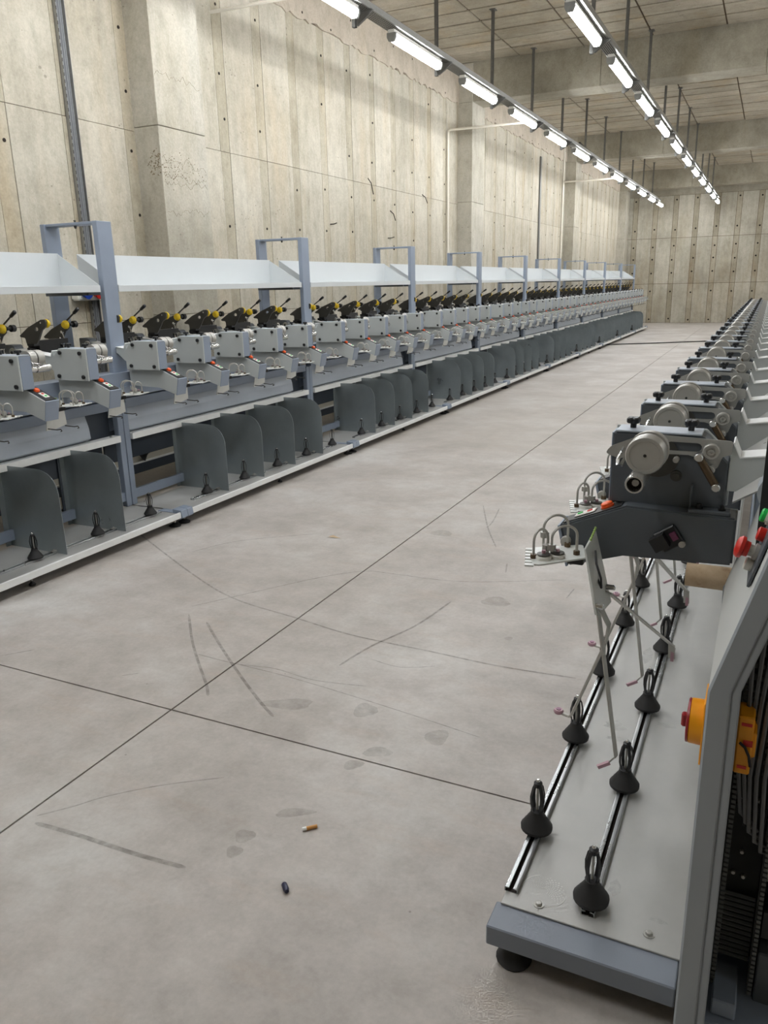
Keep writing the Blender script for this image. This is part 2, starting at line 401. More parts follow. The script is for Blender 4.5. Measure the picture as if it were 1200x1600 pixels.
# walls: cores set back, formwork panels proud of them
def struct(name, mat, a, b, label=None): return tag(bx(name, mat, a, b), label, None, None, 'structure')
wl = struct('wall_left', 'groove', (XW-0.4, YF-0.3, -0.2), (XW-0.012, YB+0.3, ZC+0.3), 'tall board-marked raw concrete wall behind the left machine')
wb = struct('wall_back', 'groove', (XW, YB+0.012, -0.2), (XR, YB+0.4, ZC+0.3), 'far raw concrete end wall with vertical form strips')
struct('wall_right', 'wall', (XR, YF-0.3, -0.2), (XR+0.4, YB+0.3, ZC+0.3), 'raw concrete wall on the far right of the hall')
struct('wall_front', 'wall', (XW, YF-0.4, -0.2), (XR, YF, ZC+0.3), 'raw concrete wall behind the viewer')
def panel_mesh(w_, h_, mat, name='formwork_panel', e=0.0):
    return MB().box((0, 0, 0), (0.05, w_, h_)).mesh(name, mat)
# left wall: strip pitch 0.675 m
zs = [0.0, 1.30, 2.872, 4.47]
g_ = 0.0025
pm = {}
y = YF; k = 0
while y < YB:
    pit = 0.676
    for r in range(3):
        z0, z1 = zs[r], zs[r+1]
        for kind, ya, yb_ in (('wall', y, y+pit-0.155), ('strip', y+pit-0.155, y+pit)):
            yb2 = min(yb_, YB)
            if yb2-ya < 0.02: continue
            key = (kind, round(yb2-ya, 3), r)
            if key not in pm: pm[key] = panel_mesh(yb2-ya-2*g_, z1-z0-2*g_, kind, 'formwork_panel' if kind == 'wall' else 'form_strip')
            o = obj('formwork_panel' if kind == 'wall' else 'form_strip', pm[key], wl, (XW-0.05+random.uniform(-0.002, 0.002)-(0.002 if kind == 'strip' else 0), ya+g_, z0+g_))
    y += pit
# smooth cast band along the wall top, with ragged lower lip
for i in range(11):
    ya = YF+i*3.3; yb_ = min(ya+3.3, YB)
    if yb_ <= ya: break
    mb = MB(); n = 40; lo = [4.47+random.uniform(-0.035, 0.02) for _ in range(n+1)]
    poly = [(ya+g_+(yb_-ya-2*g_)*q/n, lo[q]) for q in range(n+1)]+[(yb_-g_, ZC), (ya+g_, ZC)]
    mb.prism(poly, XW-0.05, XW+0.018, 'x'); obj('cast_band', mb.mesh('cast_band', 'band'), wl)
obj('ceiling_ledge', MB().cyl((XW+0.02, YF, ZC-0.02), (XW+0.02, YB, ZC-0.02), 0.03, 8).mesh('ceiling_ledge', 'band'), wl)
# tie holes
mb = MB()
for i in range(60):
    yy = YF+0.676*i+0.676-0.078
    for zz in (0.42, 0.98, 1.62, 2.2, 2.66, 3.15, 3.63, 4.2):
        if yy > YB-0.2 or random.random() < 0.25: continue
        a, b_ = yy+random.uniform(-.03, .03), zz+random.uniform(-.05, .05)
        mb.lathe((XW-0.006, a, b_), (1, 0, 0), [(0, 0.014), (0.0085, 0.014)], 7, False)
for i in range(55):
    mb.lathe((XW+0.012, YF+0.65*i+random.uniform(-.1, .1), 4.52+random.choice((0, .22))+random.uniform(-.03, .03)), (1, 0, 0), [(0, 0.016), (0.008, 0.014)], 6, False)
tag(obj('tie_holes', mb.mesh('tie_holes', 'hole'), wl), 'dark round tie holes', kind='stuff')
# wire stubs left in the wall
for (a, b_, dy, dz) in ((11.0, 2.58, .12, -.13), (10.3, 2.95, .10, -.2), (9.2, 2.3, .12, .02), (10.9, 2.2, .16, .02), (12.2, 2.9, .15, -.12)):
    obj('wire_stub', MB().tube([(XW, a, b_), (XW+.02, a+dy*.6, b_+dz*.3), (XW+.03, a+dy, b_+dz)], .006, 5).mesh('wire_stub', 'hole'), wl)
# pillars
def pillar(y0, y1, lab):
    o = obj('pillar', None); tag(o, lab, 'pillar', 'concrete wall pillars', 'structure')
    prev = 0.0
    for zt in (1.33, 2.9, 4.47, ZC):
        mb = MB().box((XW-0.02, y0, prev+.002), (-4.86+random.uniform(-.002, .002), y1, zt-.002))
        obj('pour_lift', mb.mesh('pour_lift', 'pillar', 0.004), o); prev = zt
    return o
pillar(5.787, 6.43, 'wide concrete pillar nearest the viewer on the left wall')
pillar(13.80, 14.45, 'concrete pillar in the middle of the left wall')
pillar(21.82, 22.47, 'third concrete pillar along the left wall')
pillar(29.9, 30.6, 'concrete pillar in the far left corner')
# honeycombed patch on the first pillar corner
mb = MB()
for i in range(170):
    if random.random() < .55: mb.lathe((-4.8605, 5.79+abs(random.gauss(0, .22)) % .6, 2.56+random.gauss(0, .06)), (1, 0, 0), [(0, random.uniform(.002, .006)), (.0035, .002)], 5, False)
    else: mb.lathe((-4.865-abs(random.gauss(0, .07)), 5.7855, 2.60+random.gauss(0, .06)), (0, -1, 0), [(0, random.uniform(.003, .008)), (.003, .003)], 5, False)
o = obj('honeycomb_pits', mb.mesh('honeycomb_pits', 'pit'), wl); tag(o, 'rough pitted patch in the concrete', kind='stuff')
# cracks on the pillar face
for (za, seedv) in ((3.31, 1), (2.62, 2), (2.52, 8), (2.46, 9), (2.22, 3)):
    random.seed(seedv); pts = []
    zz = za
    for q in range(30):
        zz = za+(zz-za)*.8+random.uniform(-.028, .028); pts.append((-4.8575, 5.80+q*.0205, zz))
    obj('crack', MB().tube(pts, .0011, 4).mesh('crack', 'pit'), wl)
random.seed(11)
# back wall panels
zs2 = [0.0, 1.36, 2.905, 4.30]
pmb = {}
x0 = XW+0.02; i = 0
xs_ = -3.97-0.085-2*0.673
xk = xs_
while xk < XR:
    for r in range(3):
        for kind, xa, xb in (('backstrip', xk, xk+.165), ('backwall', xk+.165, xk+.673)):
            gb = .006
            xa2, xb2 = max(xa, XW+.01), min(xb, XR)
            if xb2-xa2 < .02: continue
            key = (kind, round(xb2-xa2, 3), r)
            if key not in pmb: pmb[key] = MB().box((0, 0, 0), (xb2-xa2-2*gb, .05, zs2[r+1]-zs2[r]-2*gb)).mesh('formwork_panel' if kind == 'backwall' else 'form_strip', kind)
            obj('formwork_panel' if kind == 'backwall' else 'form_strip', pmb[key], wb, (xa2+gb, YB+random.uniform(0, .004), zs2[r]+gb))
    xk += .673
for i in range(5):
    xa = XW+.01+i*2.4; xb = min(xa+2.4, XR)
    obj('cast_band', MB().box((xa+g_, YB-.015, 4.30+g_), (xb-g_, YB+.05, ZC)).mesh('cast_band', 'beam'), wb)
mb = MB()
for i in range(14):
    for zz in (.12, 1.08, 1.75, 2.2, 2.63, 3.2, 4.16):
        mb.lathe((-3.97-2*.673+.673*i+random.uniform(-.02, .02), YB+.006, zz+random.uniform(-.03, .03)), (0, -1, 0), [(0, .03), (.0115, .03)], 7, False)
tag(obj('tie_holes', mb.mesh('tie_holes', 'hole'), wb), 'dark round tie holes', kind='stuff')
# ceiling: ply-cast panels 0.51 x 1.03 m between beams, grooves between them
ce = struct('ceiling', 'groove', (XW-.3, YF-.3, ZC+.02), (XR+.3, YB+.3, ZC+.4), 'raw concrete ceiling cast in rectangular panels')
cm = MB().box((0, 0, 0), (1.03-.022, .452, .04)).mesh('ceiling_panel', 'ceil')
beams = [-2.2, 5.8, 13.83, 21.85, 29.85]
rest = MB()
for bi in range(len(beams)):
    ya = beams[bi]+.55; n = 14 if bi < 4 else 1
    pitch = (8.02-.55)/14.5
    for r in range(15 if bi < 4 else 1):
        for c in range(12):
            X = XW+.03+c*1.03; Y = ya+r*.498
            if Y+.498 > (beams[bi+1] if bi < 4 else YB)+.05: continue
            dz = random.uniform(0, .012)
            if c < 6 and Y > 5: obj('ceiling_panel', cm, ce, (X+.011, Y+.02, ZC+dz))
            else: rest.box((X+.011, Y+.02, ZC+dz), (min(X+1.019, XR), Y+.472, ZC+.04))
tag(obj('ceiling_panels_beyond', rest.mesh('ceiling_panels_beyond', 'ceil'), ce), kind='stuff')
for bi, yb_ in enumerate(beams):
    o = obj('ceiling_beam', None); tag(o, 'concrete beam crossing the ceiling above the '+['viewer', 'nearest wall pillar', 'middle wall pillar', 'third wall pillar', 'far end wall'][bi], 'beam', 'concrete ceiling beams', 'structure')
    for c in range(5):
        X = XW+c*2.36; obj('pour_section', MB().box((X+.002, yb_, 4.476), (min(X+2.358, XR), yb_+.55, ZC+.03)).mesh('pour_section', 'beam', .006), o)

# ------------------------------------------------------------------ cable trays, hangers and lights
HX = [-3.755, -1.985, 5.2]
rown = ['the left light row over the machine', 'the right light row over the aisle', 'the light row right of the machines']
P0, PITCHL = 7.36, 2.05
KS = range(-4, 11)
# batten template
bt = T()
prof = [(-.045, .03), (-.045, 0), (-.03, -.04), (0, -.05), (.03, -.04), (.045, 0), (.045, .03)]
BL = 1.28
bt.p('housing', MB().box((-.035, 0, .03), (.035, BL, .062)).box((-.047, .03, .022), (.047, BL-.03, .032)), 'pale', 0)
bt.p('diffuser', MB().prism([(-.043, .022), (-.043, -.005), (-.028, -.036), (0, -.045), (.028, -.036), (.043, -.005), (.043, .022)], .03, BL-.03), 'lamp')
for a, b_ in ((0, .03), (BL-.03, BL)): bt.p('end_cap', MB().prism(rnd_poly([(-.048, .033, .004), (-.048, -.008, .01), (-.03, -.045, .01), (.03, -.045, .01), (.048, -.008, .01), (.048, .033, .004)], 0), a, b_), 'galvtray')
hg = T()
ZT = 3.985
hg.p('channel', MB().box((-.02, -.02, ZT-.13), (-.016, .02, ZC)).box((-.02, -.02, ZT-.13), (.015, -.017, ZC)).box((-.02, .017, ZT-.13), (.015, .02, ZC)), 'hanger')
hg.p('bracket', MB().prism([(.016, ZT-.12), (.016, ZT-.004), (.19, ZT-.004), (.19, ZT-.022), (.04, ZT-.12)], -.003, .003).box((.016, -.022, ZT-.008), (.19, .022, ZT-.003)).bar([(.03, 0, ZT-.12), (.19, 0, ZT-.022)], .03, .004), 'hanger')
hg.p('ceiling_plate', MB().box((-.04, -.05, ZC-.006), (.04, .05, ZC+.004)), 'hanger', 0)
for r, hx in enumerate(HX):
    tr = thing('cable_tray', (hx, 0, 0), 'long perforated galvanised cable tray of '+rown[r], 'cable tray', 'cable trays')
    y0_, y1_ = P0+PITCHL*KS[0]-.6, P0+PITCHL*KS[-1]+.9
    obj('tray_bottom', MB().box((.02, y0_, ZT), (.17, y1_, ZT+.002)).mesh('tray_bottom', 'galvtray'), tr)
    for xx in (.02, .168):
        obj('tray_side', MB().box((xx, y0_, ZT+.002), (xx+.002, y1_, ZT+.055)).mesh('tray_side', 'galvtray'), tr)
        obj('tray_rim', MB().cyl((xx+.001, y0_, ZT+.056), (xx+.001, y1_, ZT+.056), .004, 6).mesh('tray_rim', 'bright'), tr)
    # punched slots, drawn as real dark slots just under the sheet, nearest stretch only
    mb = MB()
    if r < 2:
        q = 5.5
        while q < 16:
            for c in range(6):
                a = .032+c*.0215
                mb.box((a, q+(.012 if c % 2 else 0), ZT-.0012), (a+.009, q+.022+(.012 if c % 2 else 0), ZT+.0004))
            q += .036
        tag(obj('tray_slots', mb.mesh('tray_slots', 'hole'), tr), 'rows of punched slots', kind='stuff')
    mer = None
    for k in KS:
        yh = P0+PITCHL*k; i = k-KS[0]
        where = rown[r]
        h = thing('tray_hanger', (hx, yh, 0), f'galvanised hanger with bracket, {ORD[i]} of {where}', 'hanger', 'tray hangers'); hg.place(h)
        b = thing('light_batten', (hx+.085, yh+.62, ZT-.065), f'lit white batten lamp, {ORD[i]} of {where}', 'lamp', 'batten lamps'); bt.place(b)
# thick black cable bundle lying on the left tray
tag(obj('cable_bundle', MB().tube([(-3.9, 17.0, 4.12), (-3.75, 17.6, 4.13), (-3.7, 18.6, 4.08), (-3.68, 19.6, 4.07), (-3.68, 21.0, 4.02)], .035, 8).tube([(-3.72, 16.9, 4.15), (-3.70, 17.8, 4.09), (-3.64, 19.2, 4.05), (-3.64, 21.6, 4.015)], .022, 6).mesh('cable_bundle', 'black')), 'thick black cable bundle lying on the left cable tray', 'cable')
# thin wire strung along under the ceiling
tag(obj('ceiling_wire', MB().tube([(-1.96, -0.8, 4.2), (-1.945, 9, 4.195), (-1.96, 27.8, 4.2)], .0035, 5).mesh('ceiling_wire', 'plasticw')), 'thin pale wire strung above the right light row', 'wire')
# white conduits
def pipe(name, pts, r, mat, lab, cat, group=None): return tag(obj(name, MB().tube(pts, r, 8).mesh(name, mat)), lab, cat, group)
pipe('conduit_pipe', [(-4.85, 6.64, 3.96), (-4.5, 6.64, 3.955), (-3.62, 6.62, 3.935)], .016, 'plasticw', 'white conduit from the nearest pillar to the left light row', 'conduit', 'white conduits')
pipe('conduit_pipe', [(-5.09, 13.25, .3), (-5.09, 13.25, 3.92), (-5.08, 13.25, 3.965), (-5.04, 13.25, 3.975), (-3.62, 13.22, 3.955)], .018, 'plasticw', 'white conduit rising beside the middle pillar and crossing to the lamps', 'conduit', 'white conduits')
pipe('conduit_pipe', [(-5.09, 21.45, .3), (-5.09, 21.45, 4.9)], .022, 'plasticw', 'white vertical conduit beside the third pillar', 'conduit', 'white conduits')
pipe('conduit_pipe', [(-5.07, 21.45, 3.965), (-4.6, 21.44, 3.965), (-3.62, 21.4, 3.955)], .02, 'plasticw', 'white conduit branching from the third pillar to the left light row', 'conduit', 'white conduits')
# galvanised vertical channel with cables on the left wall
t = thing('wall_cable_channel', (XW, 5.07, 0), 'galvanised cable channel with grey cables running up the left wall', 'cable tray')
obj('channel', MB().box((0.001, -.045, .4), (.004, .045, ZC)).box((.001, -.045, .4), (.035, -.042, ZC)).box((.001, .042, .4), (.035, .045, ZC)).mesh('channel', 'galvtray'), t)
for dy in (-.022, .0, .02): obj('cable', MB().tube([(.016, dy, .5), (.017, dy+.004, 2), (.016, dy-.004, 3.2), (.017, dy, ZC)], .009, 6).mesh('cable', 'cablegrey'), t)
mb = MB()
for q in range(90): mb.box((.034, -.0452, .6+q*.05), (.0358, -.0415, .625+q*.05))
obj('punched_slots', mb.mesh('punched_slots', 'hole'), t)
t = thing('wall_cable_channel', (XW, 19.25, 0), 'thin dark cable channel on the left wall between the middle and third pillars', 'cable tray')
obj('channel', MB().box((.001, -.05, .4), (.03, .05, 4.3)).mesh('channel', 'hanger'), t)
# socket box on wall
t = thing('socket_box', (XW, 5.03, 1.5), 'grey wall socket box with one blue and two red sockets', 'socket box')
obj('housing', MB().box((0, -.19, -.02), (.09, .12, .16)).mesh('housing', 'pale', .012, 2), t)
for yy, m_ in ((-.13, 'bluepl'), (-.01, 'red'), (.085, 'red')):
    obj('socket', MB().lathe((.08, yy, .05), (1, 0, -.35), [(0, .036), (.05, .036), (.055, .040), (.07, .040), (.07, .03)], 16).mesh('socket', m_), t)
# floor cable at far end
tag(obj('floor_cable', MB().tube([(-4.1, 19.95, .012), (-3.38, 20.2, .012), (-2.5, 20.75, .012), (-1.67, 21.33, .012), (-1.2, 21.65, .012), (0.3, 22.4, .012)], .014, 6).mesh('floor_cable', 'rubber')), 'dark cable lying across the far aisle floor', 'cable')

# ------------------------------------------------------------------ winding head template (u forward, v along, z up)
U = T()
boxpoly = [(-.39, 1.046), (-.122, 1.046), (-.122, 1.225), (-.33, 1.225), (-.39, 1.165)]
U.p('head_box', MB().prism(boxpoly, .008, .086), 'slate', .004, label='slate grey gear box')
U.p('front_plate', MB().box((-.1225, .010, 1.048), (-.1195, .084, 1.223)), 'blue', 0)
cov = [(-.394, 1.042), (-.118, 1.042), (-.118, 1.229), (-.332, 1.229), (-.394, 1.167)]
U.p('side_cover', MB().prism(cov, -.002, .008), 'cover', .002, label='light grey side cover')
for (a, b_) in ((-.318, 1.205), (-.160, 1.203), (-.345, 1.068), (-.150, 1.066)):
    U.p('cover_knob', MB().lathe((a, -.002, b_), (0, -1, 0), [(0, .009), (.004, .012), (.012, .012), (.014, .009)], 10), 'black')
def star(mb, u, v, z):
    mb.cyl((u, v, z), (u, v, z+.014), .0075, 8)
    for i in range(4):
        a = PI/4+i*PI/2; mb.lathe((u+.009*math.cos(a), v+.009*math.sin(a), z+.012), (0, 0, 1), [(0, .0075), (.003, .0095), (.011, .0095), (.014, .006)], 8)
    mb.cyl((u, v, z+.012), (u, v, z+.025), .009, 8); return mb
U.p('top_cover', MB().prism([(-.128, 1.2255), (-.128, 1.2305), (-.326, 1.2305), (-.326, 1.2255)], .004, .088), 'panelgrey', .0015)
for u in (-.163, -.298): U.p('star_knob', star(MB(), u, .045, 1.2305), 'black')
armp = [(-.42, 1.046), (-.17, 1.052), (-.012, .985), (-.035, .878), (-.17, .922), (-.42, .93)]
U.p('arm', MB().prism(armp, .052, .136), 'slate', .005, seg=2, label='slate grey bent arm')
U.p('arm_cover', MB().prism([(a+(.002 if i in (2, 3) else 0), b_) for i, (a, b_) in enumerate(armp)], .046, .052), 'cover', .0015)
U.p('arm_end_cap', MB().prism([(-.012, .987), (-.005, .984), (-.030, .876), (-.036, .878)], .046, .137), 'blue', .001)
# control strip on the sloping arm top
d = Vector((.158, 0, -.067)).normalized(); nrm = Vector((.067, 0, .158)).normalized()
def onarm(s_, v, h=0): q = Vector((-.17, v, 1.052))+d*s_+nrm*h; return q
def strip(s0, s1, v0, v1, h0, h1):
    P_ = [onarm(s0, v0, h0), onarm(s1, v0, h0), onarm(s1, v1, h0), onarm(s0, v1, h0), onarm(s0, v0, h1), onarm(s1, v0, h1), onarm(s1, v1, h1), onarm(s0, v1, h1)]
    return MB().add(P_, [(0,3,2,1),(4,5,6,7),(0,1,5,4),(1,2,6,5),(2,3,7,6),(3,0,4,7)])
U.p('control_strip', strip(.012, .165, .062, .126, -.001, .003), 'black')
U.p('start_button', MB().lathe(onarm(.052, .094, .003), nrm, [(0, .017), (.004, .017), (.004, .015), (.010, .015), (.013, .011)], 16), 'orange', label='orange push button')
U.p('key_plate', strip(.082, .138, .076, .110, .003, .007), 'pale', .002, sub=[('red_key', MB().lathe(onarm(.098, .093, .007), nrm, [(0, .008), (.002, .007)], 10), 'red'), ('green_key', MB().lathe(onarm(.124, .093, .007), nrm, [(0, .008), (.002, .007)], 10), 'green')])
# drum side: slotted plate, winding disc, roller, lever, motor
outer = rnd_poly([(-.395, 1.188, .004), (-.395, 1.218, .008), (-.20, 1.226, 0), (-.12, 1.190, .014), (-.105, 1.172, .01), (-.14, 1.160, .012), (-.21, 1.178, 0), (-.30, 1.180, 0), (-.32, 1.174, .01), (-.335, 1.150, .01), (-.365, 1.150, .01), (-.375, 1.180, .006)], 0, 3)
U.p('slotted_plate', MB().prism(outer, .087, .092, 'y', holes=[capsule(-.318, -.258, 1.199, .0105)[::-1]]), 'steelflat')
DC = (-.218, 1.200)
U.p('winding_disc', MB().lathe((DC[0], .092, DC[1]), (0, 1, 0), [(0, .013), (.045, .013), (.045, .043), (.075, .046), (.085, .046), (.087, .040), (.095, .040), (.097, .044), (.135, .044), (.142, .0415), (.142, .0345), (.1395, .0335), (.1395, .003)], 28), 'steel', sub=[('drive_belt', MB().lathe((DC[0], .1795, DC[1]), (0, 1, 0), [(0, .0405), (.0015, .0425), (.0065, .0425), (.008, .0405)], 24), 'black'), ('centre_bolt', MB().lathe((DC[0], .2315, DC[1]), (0, 1, 0), [(0, .004), (.002, .003)], 8), 'black')], label='round brushed steel winding disc')
U.p('backing_disc', MB().lathe((DC[0]-.012, .087, DC[1]-.03), (0, 1, 0), [(0, .05), (.004, .05)], 20), 'iron')
LC = (-.205, 1.142)
U.p('guide_cylinder', MB().lathe((LC[0], .087, LC[1]), (0, 1, 0), [(0, .019), (.09, .019), (.09, .0175), (.096, .0175), (.096, .0215), (.185, .0215), (.19, .020), (.19, .0165), (.165, .016)], 20), 'bright', sub=[('bore', MB().lathe((LC[0], .2515, LC[1]), (0, 1, 0), [(0, .016), (.001, .016)], 16), 'hole'), ('bore_screw', MB().lathe((LC[0], .2525, LC[1]), (0, 1, 0), [(0, .008), (.006, .008), (.006, .004)], 10), 'steel')])
U.p('wire_loop', MB().tube([(-.15, .087, 1.186), (-.148, .16, 1.172), (-.150, .172, 1.163), (-.156, .16, 1.158), (-.158, .087, 1.168)], .0045, 6), 'bright')
U.p('roller', MB().lathe((-.350, .092, 1.193), (0, 1, 0), [(0, .019), (.014, .019), (.016, .017), (.016, .012), (.012, .012), (.012, .007), (.018, .007), (.018, .003), (.015, .003)], 18), 'steel')
U.p('small_roller', MB().lathe((-.352, .092, 1.150), (0, 1, 0), [(0, .010), (.016, .010), (.018, .008)], 12), 'steel')
U.p('lever', MB().cyl((-.325, .112, 1.181), (-.368, .112, 1.112), .0095, 10), 'bronze', sub=[('lever_end', MB().lathe((-.325, .100, 1.181), (0, 1, 0), [(0, .010), (.026, .010), (.028, .008)], 12), 'bright'), ('lever_end', MB().lathe((-.368, .100, 1.112), (0, 1, 0), [(0, .010), (.026, .010), (.028, .008)], 12), 'bright')])
U.p('lug', MB().lathe((-.274, .086, 1.168), (0, 1, 0), [(0, .0075), (.02, .0075), (.022, .006)], 10), 'steel')
U.p('boss', MB().lathe((-.276, .086, 1.126), (0, 1, 0), [(0, .0135), (.005, .0135), (.005, .008), (.010, .008), (.010, .004)], 14), 'iron')
U.p('foot_bracket', MB().box((-.405, .086, 1.047), (-.312, .128, 1.056)).prism([(-.312, 1.056), (-.312, 1.110), (-.316, 1.110), (-.316, 1.056)], .086, .110), 'slate', .0015, sub=[('bolt', MB().lathe((-.335, .108, 1.056), (0, 0, 1), [(0, .009), (.003, .009), (.003, .006), (.011, .006)], 6, False), 'black'), ('bolt', MB().lathe((-.385, .108, 1.056), (0, 0, 1), [(0, .009), (.003, .009), (.003, .006), (.011, .006)], 6, False), 'black')])
mc = Vector((-.276, .136, .984))
def rbox(c, hx_, hz, v0, v1, ang):
    ca, sa = math.cos(ang), math.sin(ang)
    q = [(c[0]+ca*a-sa*b_, c[2]+sa*a+ca*b_) for a, b_ in ((-hx_, -hz), (hx_, -hz), (hx_, hz), (-hx_, hz))]
    return MB().prism(q, v0, v1)
U.p('sensor_motor', rbox(mc, .028, .026, .136, .150, -.6), 'black', .003, sub=[('connector', rbox(mc+Vector((.018, 0, -.006)), .018, .017, .150, .178, -.6), 'black'), ('screw', MB().lathe((-.307, .137, .974), (0, 1, 0), [(0, .008), (.014, .008), (.014, .004)], 10), 'steel'), ('purple_tab', rbox(mc+Vector((-.012, 0, .01)), .007, .010, .150, .158, -.6), 'purple')])
# thread guide plate with comb, hoops and tension discs
gp = [(.006, .340), (.040, .209), (-.073, .14), (-.10, .235)]
z0 = .938
A_, B_ = Vector((.006, .340)), Vector((.040, .209)); dn = (B_-A_); out = Vector((dn.y*-1, dn.x)).normalized()*-1
if out.x < 0: out = -out
mb = MB().prism(rnd_poly([(.006, .340, .02), (.040, .209, .004), (-.073, .14, .01), (-.10, .235, .01)], 0, 4), z0, z0+.004, 'z')
for i in range(6):
    c = A_+dn*(i+.5)/6; mb.bar([(c.x-.004, c.y, z0+.002), (c.x+out.x*.014, c.y+out.y*.014, z0+.002)], .014, .004, (0, 1, .0))
U.p('guide_plate', mb, 'bracketw', label='zinc comb plate for threads')
def hoop(a, b_, h):
    pts = []; a = Vector(a); b_ = Vector(b_)
    for i in range(13):
        an = PI*i/12; c = (a+b_)/2; e = (a-b_)/2
        q = c+e*math.cos(an); pts.append((q.x, q.y, z0+.004+h-.02+.02*math.sin(an)*1.4))
    return MB().tube([(a.x, a.y, z0)]+pts+[(b_.x, b_.y, z0)], .0035, 6)
U.p('wire_hoop', hoop((.016, .285), (-.010, .252), .062), 'steel', sub=[('nut', MB().cyl((-.008, .255, z0+.018), (-.008, .255, z0+.032), .011, 8), 'steel'), ('ferrule', MB().cyl((.016, .285, z0+.004), (.016, .285, z0+.014), .008, 8), 'bronze')])
U.p('wire_hoop', hoop((.010, .215), (-.040, .17), .078), 'steel', sub=[('nut', MB().cyl((.008, .213, z0+.036), (.008, .213, z0+.050), .011, 8), 'steel'), ('ferrule', MB().cyl((-.040, .17, z0+.004), (-.040, .17, z0+.014), .008, 8), 'bronze')])
U.p('wire_hoop', hoop((-.022, .262), (-.074, .222), .068), 'steel', sub=[('nut', MB().cyl((-.021, .260, z0+.022), (-.021, .260, z0+.036), .011, 8), 'steel'), ('ferrule', MB().cyl((-.074, .222, z0+.004), (-.074, .222, z0+.014), .008, 8), 'bronze')])
for (a, b_) in ((-.008, .282), (-.036, .258)):
    U.p('tension_disc', MB().lathe((a, b_, z0+.004), (0, 0, 1), [(0, .019), (.007, .019), (.009, .017)], 16), 'pale', sub=[('felt_disc', MB().lathe((a, b_, z0+.013), (0, 0, 1), [(0, .010), (.002, .0165), (.004, .0165), (.006, .006)], 14), 'iron'), ('ceramic_pin', MB().cyl((a, b_, z0+.017), (a, b_, z0+.026), .005, 8), 'pink')])
U.p('side_roller', MB().lathe((-.030, .136, .948), (0, 1, 0), [(0, .012), (.006, .013), (.010, .008), (.014, .013), (.018, .012), (.018, .005)], 14), 'steel')
# hanging plate under the guide plate
hp = [Vector((-.098, .235, .962)), Vector((-.104, .145, .985)), Vector((-.152, .145, .800)), Vector((-.146, .20, .800)), Vector((-.140, .285, .818)), Vector((-.128, .270, .87))]
nn = Vector((.004, 0, .001))
U.p('hanging_plate', MB().add([q for q in hp]+[q+nn for q in hp], [tuple(range(6)), tuple(range(11, 5, -1))]+[(i, (i+1) % 6, 6+(i+1) % 6, 6+i) for i in range(6)]), 'bracketw', label='zinc plate under the comb')
mb = MB()
for i in range(6): mb.lathe((-.103, .148+.011*i, .988-.0026*i), (0, 0, 1), [(0, .0015), (.002, .0030), (.005, .0030), (.007, .0015)], 8)
U.p('terminal_row', mb, 'lime')
U.p('sensor_box', MB().box((-.09, .16, z0-.026), (-.05, .215, z0)), 'black', .003)
U.p('cable_loop', MB().tube([(-.115, .20, .95), (-.125, .235, .93), (-.14, .25, .90), (-.14, .235, .87), (-.125, .205, .88), (-.115, .19, .92)], .003, 5), 'black')
# package cradle behind the box
Lp = rnd_poly([(-.70, 1.297, .004), (-.62, 1.347, .01), (-.50, 1.394, .01), (-.462, 1.394, .012), (-.470, 1.352, .01), (-.505, 1.330, .01), (-.535, 1.283, .01), (-.560, 1.250, .008), (-.648, 1.250, .004), (-.655, 1.285, .01), (-.69, 1.288, 0)], 0, 2)
U.p('cradle_plate', MB().prism(Lp, .048, .060, 'y', holes=[capsule(-.552, -.545, 1.338, .012, 5)[::-1]]), 'iron', sub=[('yellow_hub', MB().lathe((-.487, .060, 1.370), (0, 1, 0), [(0, .016), (.006, .016), (.006, .026), (.018, .026), (.026, .019), (.034, .015)], 16), 'yellow'), ('hub_nut', MB().lathe((-.50, .048, 1.375), (0, -1, 0), [(0, .006), (.006, .005)], 8), 'bright')])
Rp = [(a-.115, b_-.025) for a, b_ in Lp]
U.p('cradle_plate', MB().prism(Rp, .330, .342), 'iron', sub=[('yellow_hub', MB().lathe((-.592, .330, 1.350), (0, -1, 0), [(0, .016), (.006, .016), (.006, .027), (.018, .027), (.026, .022), (.032, .017)], 18), 'yellow'), ('black_knob', MB().lathe((-.585, .342, 1.350), (0, 1, 0), [(0, .011), (.03, .011), (.03, .021), (.055, .021), (.058, .018)], 12), 'black')])
U.p('handle', MB().cyl((-.60, .336, 1.372), (-.520, .336, 1.425), .0055, 8), 'iron', sub=[('grip', MB().lathe((-.530, .336, 1.4185), (.080, 0, .053), [(0, .007), (.006, .0105), (.05, .012), (.056, .007)], 10), 'black')])
U.p('cradle_bar', MB().box((-.66, .06, 1.236), (-.60, .33, 1.266)).cyl((-.64, .05, 1.215), (-.64, .345, 1.215), .013, 10).box((-.70, .10, 1.17), (-.60, .26, 1.238)), 'black', 0)
U.p('spring_rod', MB().cyl((-.625, .315, 1.302), (-.595, .315, 1.19), .004, 6).cyl((-.635, .300, 1.272), (-.605, .300, 1.19), .004, 6).lathe((-.627, .308, 1.305), (0, 1, 0), [(0, .009), (.014, .009)], 8), 'bright')
U.p('pivot_block', MB().prism(rnd_poly([(-.80, 1.16, 0), (-.80, 1.245, .006), (-.715, 1.245, .03), (-.70, 1.20, .01), (-.70, 1.16, 0)], 0), .005, .07), 'slate', sub=[('bearing', MB().lathe((-.725, .005, 1.20), (0, -1, 0), [(0, .026), (.008, .026), (.010, .022), (.004, .020), (.004, .012), (.012, .012)], 16), 'steel'), ('pivot_cap', MB().lathe((-.725, -.004, 1.20), (0, -1, 0), [(0, .012), (.008, .006)], 10), 'black')])
